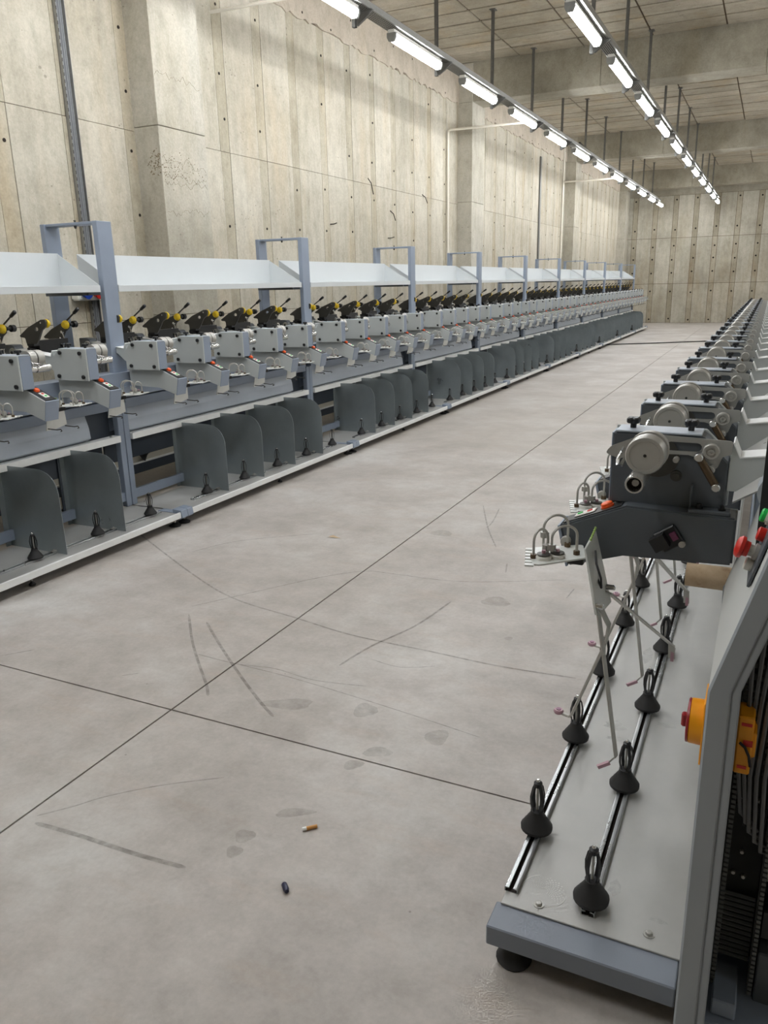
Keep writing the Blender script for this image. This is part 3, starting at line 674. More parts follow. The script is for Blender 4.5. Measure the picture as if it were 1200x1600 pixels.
U.p('rear_arm', MB().prism([(-.391, 1.165), (-.397, 1.2125), (-.412, 1.178), (-.47, 1.186), (-.80, 1.228), (-.80, 1.188), (-.47, 1.146), (-.41, 1.098), (-.391, 1.098)], .010, .084), 'cover', 0)
U.p('rear_arm_cap', MB().prism([(-.395, 1.213), (-.398, 1.2160), (-.413, 1.1815), (-.47, 1.1895), (-.80, 1.2315), (-.80, 1.2285), (-.47, 1.1862), (-.412, 1.1785)], .006, .088), 'white', 0)

# left variant: short yarn fingers;  right variant: long yarn guide arms with ceramic eyes
UL = T(); UL.parts = list(U.parts)
for v0, u0 in ((.155, -.146), (.27, -.136)):
    UL.p('yarn_finger', MB().tube([(u0, v0, .812), (u0+.05, v0+.018, .806), (u0+.07, v0+.028, .808), (u0+.085, v0+.02, .800), (u0+.066, v0+.03, .796)], .0032, 5), 'iron')
UR = T(); UR.parts = list(U.parts)
def eye(c, ax=(0, 0, 1)): return MB().lathe(Vector(c)-Vector(ax).normalized()*.006, ax, [(0, .007), (0, .012), (.004, .0145), (.008, .0145), (.012, .012), (.012, .007), (0, .007)], 14)
UR.p('guide_arm', MB().bar([(-.140, .270, .835), (-.190, .150, .365), (-.172, .160, .345)], .014, .004, (.3, .9, 0)), 'steel', sub=[('ceramic_eye', MB().bar([(-.173, .160, .346), (-.150, .172, .336)], .018, .008, (.3, .9, 0)), 'pink')])
UR.p('guide_arm', MB().bar([(-.146, .265, .830), (-.158, .20, .760), (-.152, .19, .71)], .014, .004, (.3, .9, 0)).tube([(-.152, .19, .71), (-.045, .035, .392), (-.035, .02, .377), (-.012, .012, .376)], .0042, 6), 'steel', sub=[('ceramic_eye', eye((-.002, .008, .380)), 'pink'), ('eye_hole', MB().cyl((-.002, .008, .3865), (-.002, .008, .388), .007, 10), 'purple')])
UR.p('guide_arm', MB().bar([(-.146, .17, .835), (-.150, .15, .822), (-.268, -.352, .480), (-.270, -.366, .43)], .020, .004, (.95, .0, .3)), 'steel', sub=[('ceramic_eye', MB().bar([(-.272, -.362, .465), (-.272, -.366, .425)], .010, .012, (.95, 0, .3)), 'pink')])
UR.p('joint_bolt', MB().lathe((-.14, .27, .835), (-1, .0, 0), [(-.008, .007), (.012, .007), (.014, .005)], 8).lathe((-.148, .16, .845), (-1, 0, 0), [(-.008, .007), (.012, .007), (.014, .005)], 8), 'bright')
LFAR = UL.merged('winding_head'); RFAR = UR.merged('winding_head')

# ------------------------------------------------------------------ bobbin peg template (cone foot, four sprung ribs, tipped stem)
PG = T()
PG.p('cone_foot', MB().lathe((0, 0, 0), (0, 0, 1), [(0, .030), (.004, .042), (.012, .0425)]+[(.012+.0068*i, .0425-.0044*i-(.0008 if i % 2 else 0)) for i in range(1, 6)]+[(.050, .0185), (.055, .017), (.059, .0175), (.061, .014)], 20), 'rubber')
mb = MB()
for i in range(4):
    a = i*PI/2+.5; ca, sa = math.cos(a), math.sin(a)
    mb.bar([(ca*.0125, sa*.0125, .056), (ca*.0185, sa*.0185, .082), (ca*.0195, sa*.0195, .104), (ca*.0135, sa*.0135, .130), (ca*.009, sa*.009, .138)], .0085, .0030, (-sa, ca, 0))
PG.p('sprung_rib', mb, 'black')
PG.p('stem', MB().cyl((0, 0, .05), (0, 0, .136), .0035, 8), 'steel')
PG.p('cap', MB().lathe((0, 0, .132), (0, 0, 1), [(0, .0105), (.004, .0115), (.012, .0115), (.014, .008), (.016, .006)], 12), 'black', sub=[('tip', MB().lathe((0, 0, .147), (0, 0, 1), [(0, .0055), (.004, .0055), (.007, .003)], 8), 'bright')])
PGFAR = PG.merged('bobbin_peg')
PG3 = T(); PG3.parts = PG.parts

# ------------------------------------------------------------------ left machine
XL = -3.46; SY0, BAY, UP = 4.045, 2.507, .4745
def seam(b): return SY0+BAY*b
posts = ['nearest', 'second', 'third', 'fourth', 'fifth', 'sixth', 'seventh', 'eighth', 'ninth', 'last']
def between(b):
    if b < 0: return 'left of the nearest portal frame'
    return f'between the {posts[b]} and {posts[b+1]} portal frames'
# bay frame meshes
L = BAY
def bay_parts():
    t = T()
    t.p('deck', MB().box((-.50, .012, .082), (-.012, L-.012, .089)), 'deck', sub=[('bolt_head', MB().lathe((-.46, .10, .089), (0, 0, 1), [(0, .010), (.003, .010), (.003, .006), (.008, .006)], 8), 'steel')])
    t.p('deck_lip', MB().box((-.014, .055, .060), (0, L-.06, .100)).box((-.05, .055, .058), (-.014, L-.06, .064)), 'white', .002, label='white front lip')
    t.p('deck_beam', MB().box((-.45, .02, .045), (-.40, L-.02, .082)).box((-.10, .02, .05), (-.05, L-.02, .082)), 'dark')
    t.p('peg_rail', MB().box((-.178, .26, .089), (-.172, 2.42, .101)).box((-.150, .26, .089), (-.144, 2.42, .101)).box((-.178, .26, .089), (-.144, 2.42, .091)), 'rail', .0015)
    for yy in (.0, L-.055):
        t.p('lower_post', MB().box((-.525, yy+.003, .089), (-.480, yy+.052, .815)), 'blue', .003)
    t.p('bottom_rail', MB().box((-.52, .05, .128), (-.49, L-.05, .192)), 'blue', .002)
    t.p('top_rail', MB().box((-.55, .05, .772), (-.49, L-.05, .836)), 'blue', .002)
    t.p('white_beam', MB().box((-.530, .057, .553), (-.462, L-.057, .597)), 'white', .002, label='white front beam', sub=[('beam_screw', MB().lathe((-.49, L-.12, .597), (0, 0, 1), [(0, .010), (.008, .008)], 8), 'steel')])
    t.p('sloping_panel', MB().prism([(-.520, .602), (-.488, .618), (-.486, .622), (-.493, .690), (-.518, .772), (-.523, .772), (-.498, .690), (-.492, .622), (-.522, .606)], .057, L-.30), 'panelgrey', 0, label='sloping blue-grey sheet panel')
    t.p('dark_panel', MB().box((-.575, L-.30, .56), (-.567, L-.05, .80)), 'dark')
    t.p('inner_panel', MB().box((-.70, L-.42, .10), (-.69, L-.02, .60)).box((-.72, .02, .36), (-.70, L-.05, .60)), 'dark')
    t.p('core_beam', MB().box((-.80, .0, .60), (-.66, L, .77)).box((-.80, .0, .86), (-.42, L, .925)).box((-.60, .0, .925), (-.44, L, 1.02)), 'blue', 0)
    # far side of the double machine: trough with white edge
    t.p('rear_trough', MB().prism([(-1.02, .13), (-1.02, .215), (-1.16, .175), (-1.16, .13)], .03, L-.03), 'dark', 0, sub=[('trough_edge', MB().box((-1.03, .03, .206), (-1.015, L-.03, .219)), 'white'), ('trough_sheet', MB().prism([(-1.03, .216), (-1.03, .213), (-1.35, .40), (-1.35, .403)], .03, L-.03), 'deck')])
    t.p('rear_rail', MB().box((-.98, .02, .30), (-.95, L-.02, .345)), 'dark')
    t.p('seam_cap', MB().prism([(-.07, .118), (.004, .112), (.012, .062), (-.01, .050), (-.07, .060)], L-.062, L-.001).box((-.20, L-.062, .09), (-.05, L-.002, .094)), 'blue', .002)
    t.p('seam_cap', MB().prism([(-.07, .118), (.004, .112), (.012, .062), (-.01, .050), (-.07, .060)], .001, .058), 'blue', .002)
    for (yy, uu) in ((.030, -.055), (L-.068, -.055), (L*.5, -.06), (.04, -.46), (L-.05, -.46), (.04, -1.08), (L-.05, -1.08)):
        big = abs(yy-L*.5) > .2
        t.p('levelling_foot', MB().lathe((uu, yy, 0), (0, 0, 1), [(0, .040 if big else .018), (.008, .042 if big else .019), (.020, .020 if big else .008), (.026, .012 if big else .006)], 14), 'rubber', sub=[('foot_bolt', MB().cyl((uu, yy, .02), (uu, yy, .085 if uu > -1 else .14), .008 if big else .005, 8), 'steel')])
    dv = rnd_poly([(-.530, .089, 0), (-.530, .585, .004), (-.072, .585, .17), (-.072, .089, .002)], 0, 8)
    for i in range(4):
        yy = .577+UP*i
        t.p('divider', MB().prism(dv, yy, yy+.0025), 'galvdiv', 0, label='dark galvanised divider plate', sub=[('divider_flange', MB().box((-.532, yy-.035, .089), (-.529, yy+.001, .583)), 'galvdiv'), ('divider_clip', MB().box((-.172, yy-.03, .101), (-.150, yy, .107)).lathe((-.161, yy-.012, .107), (0, 0, 1), [(0, .006), (.006, .005)], 8), 'steel'), ('flange_screw', MB().lathe((-.529, yy-.02, .565), (1, 0, 0), [(0, .006), (.004, .005)], 8), 'steel')])
    return t
LBAY = bay_parts()
# portal frame
PF = T()
PF.p('front_post', MB().box((-.520, -.035, .93), (-.480, .095, 1.985)), 'blue', .003)
PF.p('rear_post', MB().box((-.985, -.035, .12), (-.945, .095, 1.985)), 'blue', .003)
PF.p('top_bar', MB().box((-.945, -.02, 1.968), (-.520, .08, 1.985)), 'blue', .002, sub=[('eye_bolt', MB().lathe((-.73, .03, 1.95), (0, 0, 1), [(0, .006), (.012, .010), (.018, .010), (.018, .005), (.045, .005), (.047, .009), (.052, .008)], 8), 'iron')])
# bobbin tray
TR = T()
tl = BAY-.165
TR.p('back_sheet', MB().box((-.822, 0, 1.552), (-.818, tl, 1.795)), 'tray', 0)
TR.p('bottom_sheet', MB().box((-.82, 0, 1.548), (-.482, tl, 1.552)), 'tray', 0)
TR.p('front_lip', MB().box((-.484, 0, 1.545), (-.478, tl, 1.587)), 'tray', .001)
for yy in (.001, tl-.004): TR.p('end_sheet', MB().prism([(-.82, 1.552), (-.82, 1.793), (-.484, 1.588), (-.484, 1.552)], yy, yy+.003), 'tray', 0)
TR.p('tray_support', MB().box((-.945, .003, 1.525), (-.56, .03, 1.547)).box((-.945, tl-.03, 1.525), (-.56, tl-.003, 1.547)), 'slate', .002)
nb = 10
rearpeg = PG
for bi, b in enumerate(range(-1, 9)):
    y0 = seam(b)
    r = thing('machine_bay', (XL, y0, 0), f'blue-grey frame section with deck and dark dividers, {between(b)}', 'machine frame', 'left machine frame sections')
    if b < 6: LBAY.place(r)
    else:
        for n, me, sub, lab in LBAY.parts:
            if n in ('levelling_foot', 'rear_rail', 'inner_panel'): continue
            o = obj(n, me, r)
            if lab: o['label'] = lab
    tr = thing('bobbin_tray', (XL, y0+.098, 0), f'pale grey sheet tray on top, {between(b)}', 'tray', 'bobbin trays'); TR.place(tr)
    if b >= 0:
        pf = thing('portal_frame', (XL, y0, 0), f'blue-grey portal frame, {posts[b] if b else "nearest and tallest-looking"} on the left machine', 'portal frame', 'portal frames'); PF.place(pf)
    for i in range(5):
        yy = y0+.002+UP*i
        if yy < 1.9: continue
        lab = f'{ORD[i]} grey winding head with yellow hubs, {between(b)}'
        if b < 4:
            h = thing('winding_head', (XL, yy, 0), lab, 'winding head', 'left machine winding heads'); UL.place(h)
        else:
            h = obj('winding_head', LFAR, None, (XL, yy, 0)); tag(h, lab, 'winding head', 'left machine winding heads')
        yp = y0+.433+.4745*i
        lab = f'{ORD[i]} black cone bobbin peg on the deck rail, {between(b)}'
        if b < 3: q = thing('bobbin_peg', (XL-.161, yp, .101), lab, 'bobbin peg', 'left deck bobbin pegs'); PG.place(q)
        else: q = tag(obj('bobbin_peg', PGFAR, None, (XL-.161, yp, .101)), lab, 'bobbin peg', 'left deck bobbin pegs')
    # tilted pegs on the rear trough, seen through the gap by each portal
    if b < 5:
        q = thing('bobbin_peg', (XL-1.035, y0+.72, .245), f'tilted black bobbin peg on the rear trough, {between(b)}', 'bobbin peg', 'rear trough bobbin pegs'); PG.place(q)
        q.rotation_euler = (0, .95, .9)
pf = thing('portal_frame', (XL, seam(9)-.06, 0), 'blue-grey portal frame at the far end of the left machine', 'portal frame', 'portal frames'); PF.place(pf)

# ------------------------------------------------------------------ right machine
XM, DZ = -.44, -.035
RB, RU, RY0 = 2.53, .484, 2.048
def rb_parts():
    t = T(); L = RB
    # world-aligned local: x from 0 (aisle side) to right, y along
    t.p('deck', MB().box((.0, .076, .1138), (.41, L+.074, .119)), 'deck', .0012, label='galvanised deck plate')
    t.p('side_beam', MB().box((.004, .085, .058), (.045, L, .113)), 'blueshade', .003)
    t.p('rear_beam', MB().box((.36, .085, .058), (.40, L, .113)), 'blueshade', .003)
    t.p('cross_beam', MB().box((-.012, .0, .060), (.405, .085, .1136)), 'blueshade', .003, label='blue-grey front cross beam')
    for xx in (.013, .197):
        a = .118
        mb = MB()
        for s_ in (-1, 1): mb.prism(rnd_poly([(xx+s_*.0165, .119, 0), (xx+s_*.0165, .132, .004), (xx+s_*.0050, .132, .002), (xx+s_*.0050, .1295, 0), (xx+s_*.0140, .1285, .002), (xx+s_*.0140, .119, 0)], 0, 3), a, L+.116)
        mb.box((xx-.0145, a, .119), (xx+.0145, L+.116, .1200))
        t.p('peg_rail', mb, 'rail', 0, sub=[('rail_slot', MB().box((xx-.0135, a+.001, .1202), (xx+.0135, L+.115, .1212)), 'hole')])
    t.p('back_beam', MB().box((.455, .60, .52), (.53, L+.60, .57)).box((.455, .60, .86), (.60, L+.60, .96)).box((.455, .66, .0), (.50, .72, .9)), 'blue', .003)
    t.p('back_sheet', MB().prism([(.41, .119), (.414, .119), (.414, .53), (.41, .53)], .60, L), 'fascia', 0)
    t.p('sloping_hood', MB().prism([(.402, .985), (.402, .990), (.66, 1.155), (.66, 1.150)], .72, L+.42), 'deck', .0, label='sloping sheet hood behind the heads')
    mb = MB()
    for i in range(5):
        for j in range(3): mb.lathe((.42+.05*j, .86+RU*i, .9985+.032*j), (-.54, 0, .84), [(0, .006), (.003, .005)], 8)
    t.p('hood_screws', mb, 'bright')
    for (xx, yy) in ((.045, .045), (.37, .5), (.055, L*.5), (.37, L*.8)):
        t.p('levelling_foot', MB().lathe((xx, yy, 0), (0, 0, 1), [(0, .040), (.006, .043), (.022, .030), (.036, .016), (.056, .014)], 18), 'rubber')
    return t
RBAY = rb_parts()
rsec = ['nearest', 'second', 'third', 'fourth', 'fifth']
for b in range(5):
    r = thing('machine_bay', (XM, 1.424+RB*b, 0), f'galvanised deck section with two peg rails, {rsec[b]} of the right machine', 'machine frame', 'right machine frame sections'); RBAY.place(r)
    for i in range(5):
        yy = RY0+RB*b+RU*i
        n = b*5+i
        lab = f'{ORD[i]} slate winding head with steel disc, {rsec[b]} section of the right machine'
        if b < 2: h = thing('winding_head', (XM, yy, DZ), lab, 'winding head', 'right machine winding heads', PI); UR.place(h)
        else: h = tag(obj('winding_head', RFAR, None, (XM, yy, DZ), (0, 0, PI)), lab, 'winding head', 'right machine winding heads')
        for row, xx, ya in (('front', XM+.013, 1.778), ('rear', XM+.197, 1.582)):
            yp = ya+.479*i+RB*b
            lab = f'{ORD[i]} black cone bobbin peg on the {row} rail, {rsec[b]} section of the right machine'
            if b < 2: q = thing('bobbin_peg', (xx, yp, .132), lab, 'bobbin peg', 'right machine bobbin pegs', random.uniform(0, 1)); PG.place(q)
            else: q = tag(obj('bobbin_peg', PGFAR, None, (xx, yp, .132)), lab, 'bobbin peg', 'right machine bobbin pegs')
    if b == 0: RFIRST = r
# details on the nearest deck: screws, dotted print, smears, the open slot of the nearest peg
mb = MB()
for (xx, yy) in ((.085, 1.53-1.424), (.335, 1.545-1.424)):
    obj('deck_screw', MB().lathe((xx, yy, .119), (0, 0, 1), [(0, .013), (.002, .013), (.002, .008), (.007, .007), (.008, .005)], 12).mesh('deck_screw', 'steel'), RFIRST)
def ring_arc(mb, cx, cy_, r0, r1, a0, a1, z, n=14):
    vs = []; 
    for i in range(n+1):
        a = a0+(a1-a0)*i/n; vs += [(cx+r0*math.cos(a), cy_+r0*math.sin(a), z), (cx+r1*math.cos(a), cy_+r1*math.sin(a), z)]
    mb.add(vs, [(2*i, 2*i+2, 2*i+3, 2*i+1) for i in range(n)])
pc = (.085, .155)
mb = MB()
ring_arc(mb, *pc, .052, .054, 2.0, 3.2, .1194); ring_arc(mb, *pc, .052, .054, -1.2, .1, .1194)
for i in range(9):
    for j in range(14):
        rr = .010+.0047*i; a = -.6+j*.26+.13*(i % 2)
        s_ = .0014+.0001*i if j < 9 else .0009
        X, Y = pc[0]+rr*math.cos(a), pc[1]+rr*math.sin(a)
        mb.add([(X+s_, Y, .1194), (X, Y+s_, .1194), (X-s_, Y, .1194), (X, Y-s_, .1194)], [(0, 1, 2, 3)])
tag(obj('dotted_print', mb.mesh('dotted_print', 'print'), RFIRST), 'white dotted round print', kind='stuff')
for (xx, yy, a, b_, m_) in ((.24, .235, .014, .028, 'smear'), (.35, .17, .02, .007, 'smear'), (.115, .98, .035, .03, 'smear'), (.14, 1.55, .02, .07, 'smear'), (.13, .9, .03, .012, 'smear'), (.27, 1.05, .03, .015, 'smear')):
    obj('smear', MB().add([(xx+a*math.cos(t*PI/6)*(1+.3*math.sin(3*t)), yy+b_*math.sin(t*PI/6)*(1+.2*math.cos(2*t)), .1193) for t in range(12)], [tuple(range(12))]).mesh('smear', m_), RFIRST)

# end cabinet with bent front panel
CB = thing('control_cabinet', (0, 1.38, 0), 'tall bent grey end cabinet with open wiring at the right edge', 'cabinet')
def pl(z): return -.032+max(0, z-.835)*.268      # front plane x at height z
def cpart(name, mb, mat, bevel=0, parent=None, label=None):
    o = obj(name, mb.mesh(name, mat, bevel), parent or CB)
    if label: o['label'] = label
    return o
prof_out = [(-.032, .0), (-.032, .835), (pl(1.40), 1.40)]
prof_in = [(pl(1.40)+.056, 1.385), (.023, .845), (.026, .0)]
cpart('edge_flange', MB().prism(prof_out+[(pl(1.4)+.040, 1.39), (.008, .840), (.010, .0)], .0, .012), 'endpanel', .004, label='grey end flange')
cpart('edge_return', MB().prism([(.008, .840), (.010, .0), (.026, .0), (.023, .845), (pl(1.4)+.056, 1.385), (pl(1.4)+.040, 1.39)], .002, .020), 'endpanel', .003)
cpart('front_panel', MB().prism([(-.031, .0), (-.031, .835), (pl(1.4)+.001, 1.40), (pl(1.4)+.004, 1.40), (-.028, .835), (-.028, 0)], .010, .57), 'fascia', 0, label='pale bent front sheet')
cpart('back_wall', MB().box((.021, .24, .03), (.62, .25, 1.38)), 'inside')
cpart('right_wall', MB().box((.61, .01, .0), (.62, .57, 1.38)), 'endpanel')
cpart('floor_tray', MB().box((-.02, .03, .060), (.61, .56, .075)).box((.035, .05, .075), (.082, .16, .115)), 'blue', .003)
cpart('top_wall', MB().box((pl(1.4), .0, 1.385), (.62, .57, 1.40)), 'endpanel', .002)
# wiring ducts with slotted fingers
def duct(x, y, z0, z1, wd):
    mb = MB().box((x, y, z0), (x+wd, y+.02, z1))
    q = z0
    while q < z1-.008:
        mb.box((x+.001, y-.024, q), (x+wd-.001, y+.001, q+.007)); q += .0115
    return mb
cpart('wire_duct', duct(.028, .130, .10, 1.05, .010), 'duct', label='slotted grey wiring duct')
cpart('wire_duct', duct(.100, .130, .10, 1.05, .010), 'duct', label='slotted grey wiring duct')
mb = MB()
for i in range(13): mb.cyl((.038, .165, .135+.013*i), (.098, .165, .135+.013*i), .0045, 6)
cpart('terminal_ribs', mb, 'duct')
cpart('mounting_plate', MB().box((.036, .18, .12), (.100, .186, .50)), 'inside', label='dark mounting plate', )
for (xx, zz) in ((.045, .515), (.083, .52), (.062, .39), (.07, .33), (.05, .335)): cpart('plate_screw', MB().lathe((xx, .180, zz), (0, -1, 0), [(0, .005), (.006, .004)], 8), 'steel')
mb = MB()
for i in range(14):
    for j in range(5): mb.box((.042+.013*j, .175, .58+.026*i), (.049+.013*j, .184, .590+.026*i))
cpart('terminal_block', mb, 'duct')
for i, (xa, xb, xc) in enumerate(((.036, .034, .070), (.046, .050, .082), (.056, .064, .088), (.068, .078, .10), (.082, .094, .112))):
    cpart('grey_cable', MB().tube([(xb+.02+.01*i, .10, 1.18), (xb+.004*i, .085, .98), (xa+.004, .09, .78), (xa, .10, .62), ((xa+xc)/2-.006, .11, .53-.02*i), (xc, .125, .50-.015*i)], .0042, 6), 'cablegrey')
for i in range(4): cpart('black_cable', MB().tube([(.05+.016*i, .12, .95), (.052+.017*i, .13, .70), (.058+.012*i, .14, .48)], .003, 5), 'black')
cpart('relay', MB().box((.112, .14, .36), (.15, .20, .46)), 'pale', .003); cpart('relay', MB().box((.112, .14, .22), (.15, .20, .29)), 'black', .003)
cpart('drive_unit', MB().box((.113, .12, .07), (.20, .20, .20)), 'slate', .003)
# main switch: amber body through the panel, red dial, pointer knob
cpart('switch_body', MB().box((.024, .045, .655), (.052, .105, .775)).box((.024, .05, .69), (.058, .10, .742)), 'amber', .003, label='amber main switch body', )
cpart('switch_slot', MB().box((.030, .0435, .757), (.048, .046, .763)).box((.036, .0435, .716), (.052, .046, .728)).box((.030, .0435, .668), (.046, .046, .674)), 'red')  # red slots on the amber switch body
cpart('switch_lead', MB().tube([(.030, .040, .724), (.040, .036, .718), (.048, .038, .70), (.052, .046, .675)], .0028, 6), 'black')
cpart('switch_plate', MB().box((-.036, .035, .660), (-.032, .125, .790)), 'amber', .002, label='amber switch face plate')
cpart('switch_dial', MB().lathe((-.036, .080, .728), (-1, 0, 0), [(0, .044), (.022, .043), (.024, .041)], 28), 'amber')
cpart('switch_rim', MB().lathe((-.060, .080, .728), (-1, 0, 0), [(0, .043), (.004, .042), (.005, .036)], 28), 'darkred')
cpart('switch_knob', MB().box((-.075, .073, .713), (-.064, .087, .741)), 'darkred', .003, label='red turning knob')
# buttons on the inclined part
ni = Vector((-.966, 0, .259))
def onp(z, y): return Vector((pl(z), y, z))
bp = onp(1.075, .12)
cpart('button_panel', MB().add([onp(1.02, .06)+ni*.001, onp(1.20, .06)+ni*.001, onp(1.20, .17)+ni*.001, onp(1.02, .17)+ni*.001, onp(1.02, .06)+ni*.006, onp(1.20, .06)+ni*.006, onp(1.20, .17)+ni*.006, onp(1.02, .17)+ni*.006], [(0,3,2,1),(4,5,6,7),(0,1,5,4),(1,2,6,5),(2,3,7,6),(3,0,4,7)]), 'slate', .001)
cpart('estop_collar', MB().lathe(onp(1.068, .115)+ni*.005, ni, [(0, .016), (.008, .016), (.008, .011), (.022, .011)], 16), 'steel')
cpart('estop_button', MB().lathe(onp(1.068, .115)+ni*.022, ni, [(0, .014), (.008, .015), (.010, .020), (.016, .021), (.021, .017), (.023, .010)], 22), 'red', label='red mushroom emergency stop')
cpart('estop_bezel', MB().lathe(onp(1.042, .118)+ni*.004, ni, [(0, .012), (.014, .012), (.016, .009)], 14), 'pale')
cpart('button_bezel', MB().lathe(onp(1.135, .115)+ni*.005, ni, [(0, .015), (.010, .015), (.010, .012), (.014, .012)], 18), 'pale')
cpart('green_button', MB().lathe(onp(1.135, .115)+ni*.019, ni, [(0, .0125), (.006, .0125), (.008, .010)], 18), 'green', label='green start button')
cpart('red_button', MB().lathe(onp(1.098, .128)+ni*.005, ni, [(0, .013), (.012, .013), (.014, .010)], 16), 'red')
cpart('rounded_shroud', MB().prism(rnd_poly([(.03, 1.08, .01), (.01, 1.12, .04), (.06, 1.22, .06), (.20, 1.25, .02), (.20, 1.08, 0)], 0, 5), .36, .42), 'endpanel', .003)
cpart('far_side', MB().prism([(-.030, .0), (-.030, .835), (pl(1.38), 1.38), (.60, 1.38), (.60, .0)], .565, .570), 'endpanel')
# thin upright plates and cardboard tube on its peg
tp = thing('tube_holder', (XM, 2.3, 0), 'two thin upright sheet plates with a peg behind the end cabinet', 'holder')
obj('upright_plate', MB().prism([(.437, .62), (.437, .79), (.452, .885), (.47, .885), (.47, .62)], -.262, -.258).mesh('upright_plate', 'endpanel'), tp)
obj('upright_plate', MB().prism(rnd_poly([(.407, .60, 0), (.401, .762, .018), (.45, .772, .01), (.45, .60, 0)], 0), -.152, -.148).mesh('upright_plate', 'endpanel'), tp)
obj('peg', MB().cyl((.30, 0, .722), (.456, 0, .722), .024, 14).mesh('peg', 'steel'), tp)
obj('peg_bracket', MB().box((.42, -.262, .59), (.47, .05, .605)).box((.45, -.03, .50), (.456, .03, .76)).mesh('peg_bracket', 'blue', .001), tp)
ct = obj('cardboard_tube', MB().lathe((XM+.297, 2.3, .722), (1, 0, 0), [(0, .026), (0, .0335), (.148, .0345), (.148, .026), (0, .026)], 28).mesh('cardboard_tube', 'card')); tag(ct, 'worn brown cardboard tube lying under the nearest winding head', 'tube')

# ------------------------------------------------------------------ things and marks on the floor
cg = thing('cigarette_butt', (-1.08, 1.668, 0), 'short cigarette butt with cork filter on the floor', 'cigarette butt', None, .45)
obj('filter', MB().cyl((-.006, 0, .0042), (.018, 0, .0042), .004, 10).mesh('filter', 'cork'), cg)
obj('paper_end', MB().cyl((-.015, 0, .0042), (-.006, 0, .0042), .0041, 10).mesh('paper_end', 'white'), cg)
cg.rotation_euler[2] = .75; cg.scale = (1.35, 1.35, 1.35)
nv = thing('plastic_clip', (-1.013, 1.432, 0), 'small dark blue plastic piece with wire ring on the floor', 'plastic piece', None, -.55)
obj('body', MB().lathe((-.016, 0, .008), (1, 0, 0), [(0, .006), (.003, .008), (.026, .008), (.031, .006)], 12).mesh('body', 'navy'), nv)
obj('wire_ring', MB().tube([(-.014, .0, .006)]+[(-.022+.009*math.cos(a), .008*math.sin(a), .004) for a in [i*PI/5 for i in range(11)]], .001, 5).mesh('wire_ring', 'steel'), nv)
nv.rotation_euler[2] = -.75
lf = obj('dry_leaf', MB().add([(0, 0, .002), (.03, .012, .010), (.065, .0, .006), (.03, -.014, .004), (.1, -.006, .002)], [(0, 1, 2), (0, 2, 3), (2, 4, 3)]).mesh('dry_leaf', 'card'), None, (-2.42, 4.16, 0)); tag(lf, 'small curled brown scrap on the floor in mid aisle', 'scrap')

def mark(pts, wd, mat='scuff', name='tyre_mark'):
    pts = [Vector((x, y, 0)) for x, y in pts]
    # smooth by Catmull-Rom
    out = []
    for i in range(len(pts)-1):
        p0, p1, p2, p3 = pts[max(i-1, 0)], pts[i], pts[i+1], pts[min(i+2, len(pts)-1)]
        for k in range(6):
            t = k/6; out.append(.5*((2*p1)+(-p0+p2)*t+(2*p0-5*p1+4*p2-p3)*t*t+(-p0+3*p1-3*p2+p3)*t**3))
    out.append(pts[-1]); vs = []
    for i, q in enumerate(out):
        d_ = (out[min(i+1, len(out)-1)]-out[max(i-1, 0)]).normalized(); nn_ = Vector((-d_.y, d_.x, 0)); w_ = wd*(.35 if i in (0, len(out)-1) else 1)
        vs += [q+nn_*w_/2+Vector((0, 0, .0006)), q-nn_*w_/2+Vector((0, 0, .0006))]
    obj(name, MB().add(vs, [(2*i, 2*i+1, 2*i+3, 2*i+2) for i in range(len(out)-1)]).mesh(name, mat), fl)
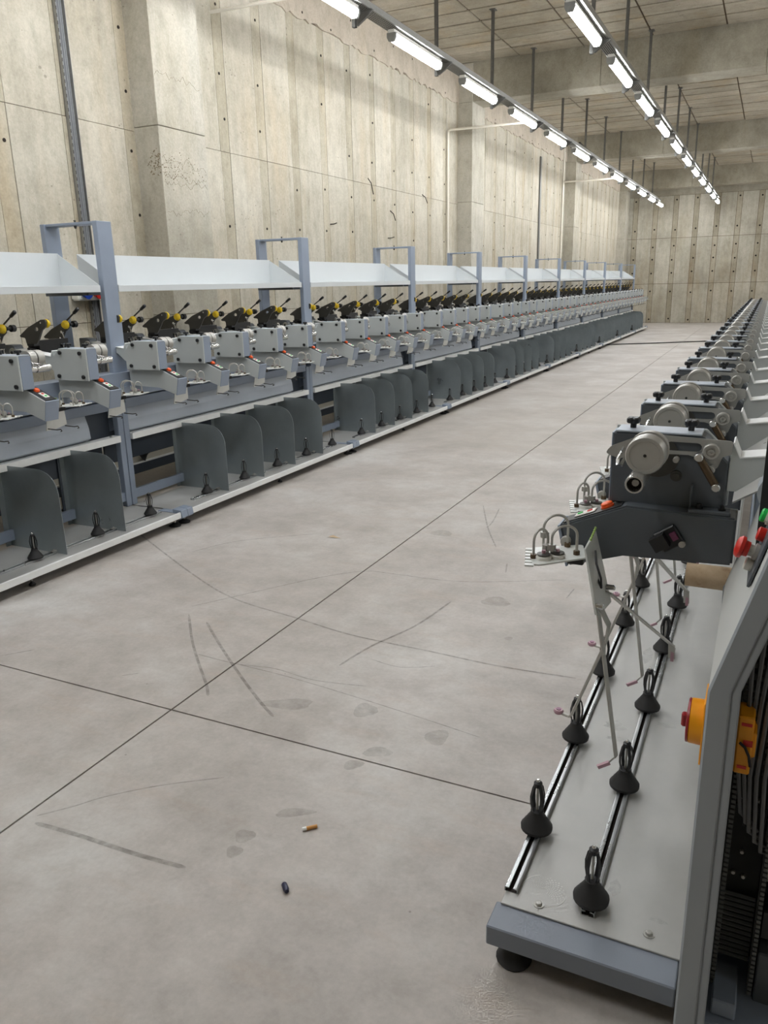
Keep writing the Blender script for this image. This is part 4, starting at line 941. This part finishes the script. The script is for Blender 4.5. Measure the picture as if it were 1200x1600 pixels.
MARKS = [
 ([(-3.656,3.766),(-2.807,3.275),(-2.367,3.064),(-1.942,2.977),(-1.589,2.909),(-1.201,2.895),(-0.889,2.880),(-0.559,2.901)], 0.011),
 ([(-2.451,2.807),(-2.246,2.577),(-2.076,2.408),(-1.919,2.261),(-1.856,2.190)], 0.012),
 ([(-2.308,2.763),(-2.082,2.574),(-1.840,2.383),(-1.646,2.239),(-1.529,2.161)], 0.013),
 ([(-1.499,2.621),(-1.456,2.839),(-1.359,3.120),(-1.309,3.456)], 0.012),
 ([(-2.125,2.470),(-1.913,2.461),(-1.736,2.489),(-1.535,2.468),(-1.312,2.506)], 0.006),
 ([(-1.913,2.461),(-1.647,2.450),(-1.330,2.416),(-1.012,2.373),(-0.775,2.336)], 0.005),
 ([(-1.861,1.354),(-1.690,1.367),(-1.486,1.374),(-1.314,1.389)], 0.016),
 ([(-1.884,1.380),(-1.814,1.461),(-1.757,1.539),(-1.636,1.655),(-1.470,1.775)], 0.006),
 ([(-3.053,3.581),(-2.905,3.874),(-2.520,4.184)], 0.007),
 ([(-2.502,2.894),(-2.271,3.248),(-2.100,3.498),(-1.914,3.682),(-1.726,3.704),(-1.343,3.739),(-0.828,3.981)], 0.007),
 ([(-1.400,2.727),(-1.255,2.709),(-1.122,2.775)], 0.005),
 ([(-1.729,5.212),(-1.527,4.709),(-1.359,4.355)], 0.009),
 ([(-1.596,5.173),(-1.542,4.858),(-1.537,4.706)], 0.008),
 ([(-0.776,3.862),(-0.785,3.718)], 0.007),
 ([(-1.214,4.107),(-1.176,3.955)], 0.008),
 ([(-2.937,2.109),(-2.845,2.217)], 0.008),
 ([(-2.298,2.182),(-2.245,2.229)], 0.006),
]
for pts, wd in MARKS: mark(pts, wd)
def blot(x, y, a, b_, rot, mat='stain', name='floor_stain'):
    random.seed(int(abs(x*1000))); n = 44; vs = []
    for i in range(n):
        t = 2*PI*i/n; rr = 1+random.uniform(-.05, .05)+.12*math.sin(3*t+x*9); X, Y = a*rr*math.cos(t), b_*rr*math.sin(t)
        vs.append((x+X*math.cos(rot)-Y*math.sin(rot), y+X*math.sin(rot)+Y*math.cos(rot), .0005))
    obj(name, MB().add(vs, [tuple(range(n))]).mesh(name, mat), fl)
for a in ((-1.239, 1.566, .030, .028, .6), (-1.229, 1.498, .024, .024, .6), (-1.234, 2.339, .045, .05, .2), (-.915, 2.277, .04, .05, 0), (-1.112, 2.01, .035, .025, .8), (-1.069, 2.11, .05, .03, .4), (-1.529, 2.263, .10, .04, .4), (-1.10, 3.54, .07, .06, 0), (-.916, 3.152, .018, .02, 0), (-1.77, 4.495, .07, .06, 0), (-1.161, 1.716, .06, .02, .5)): blot(*a)
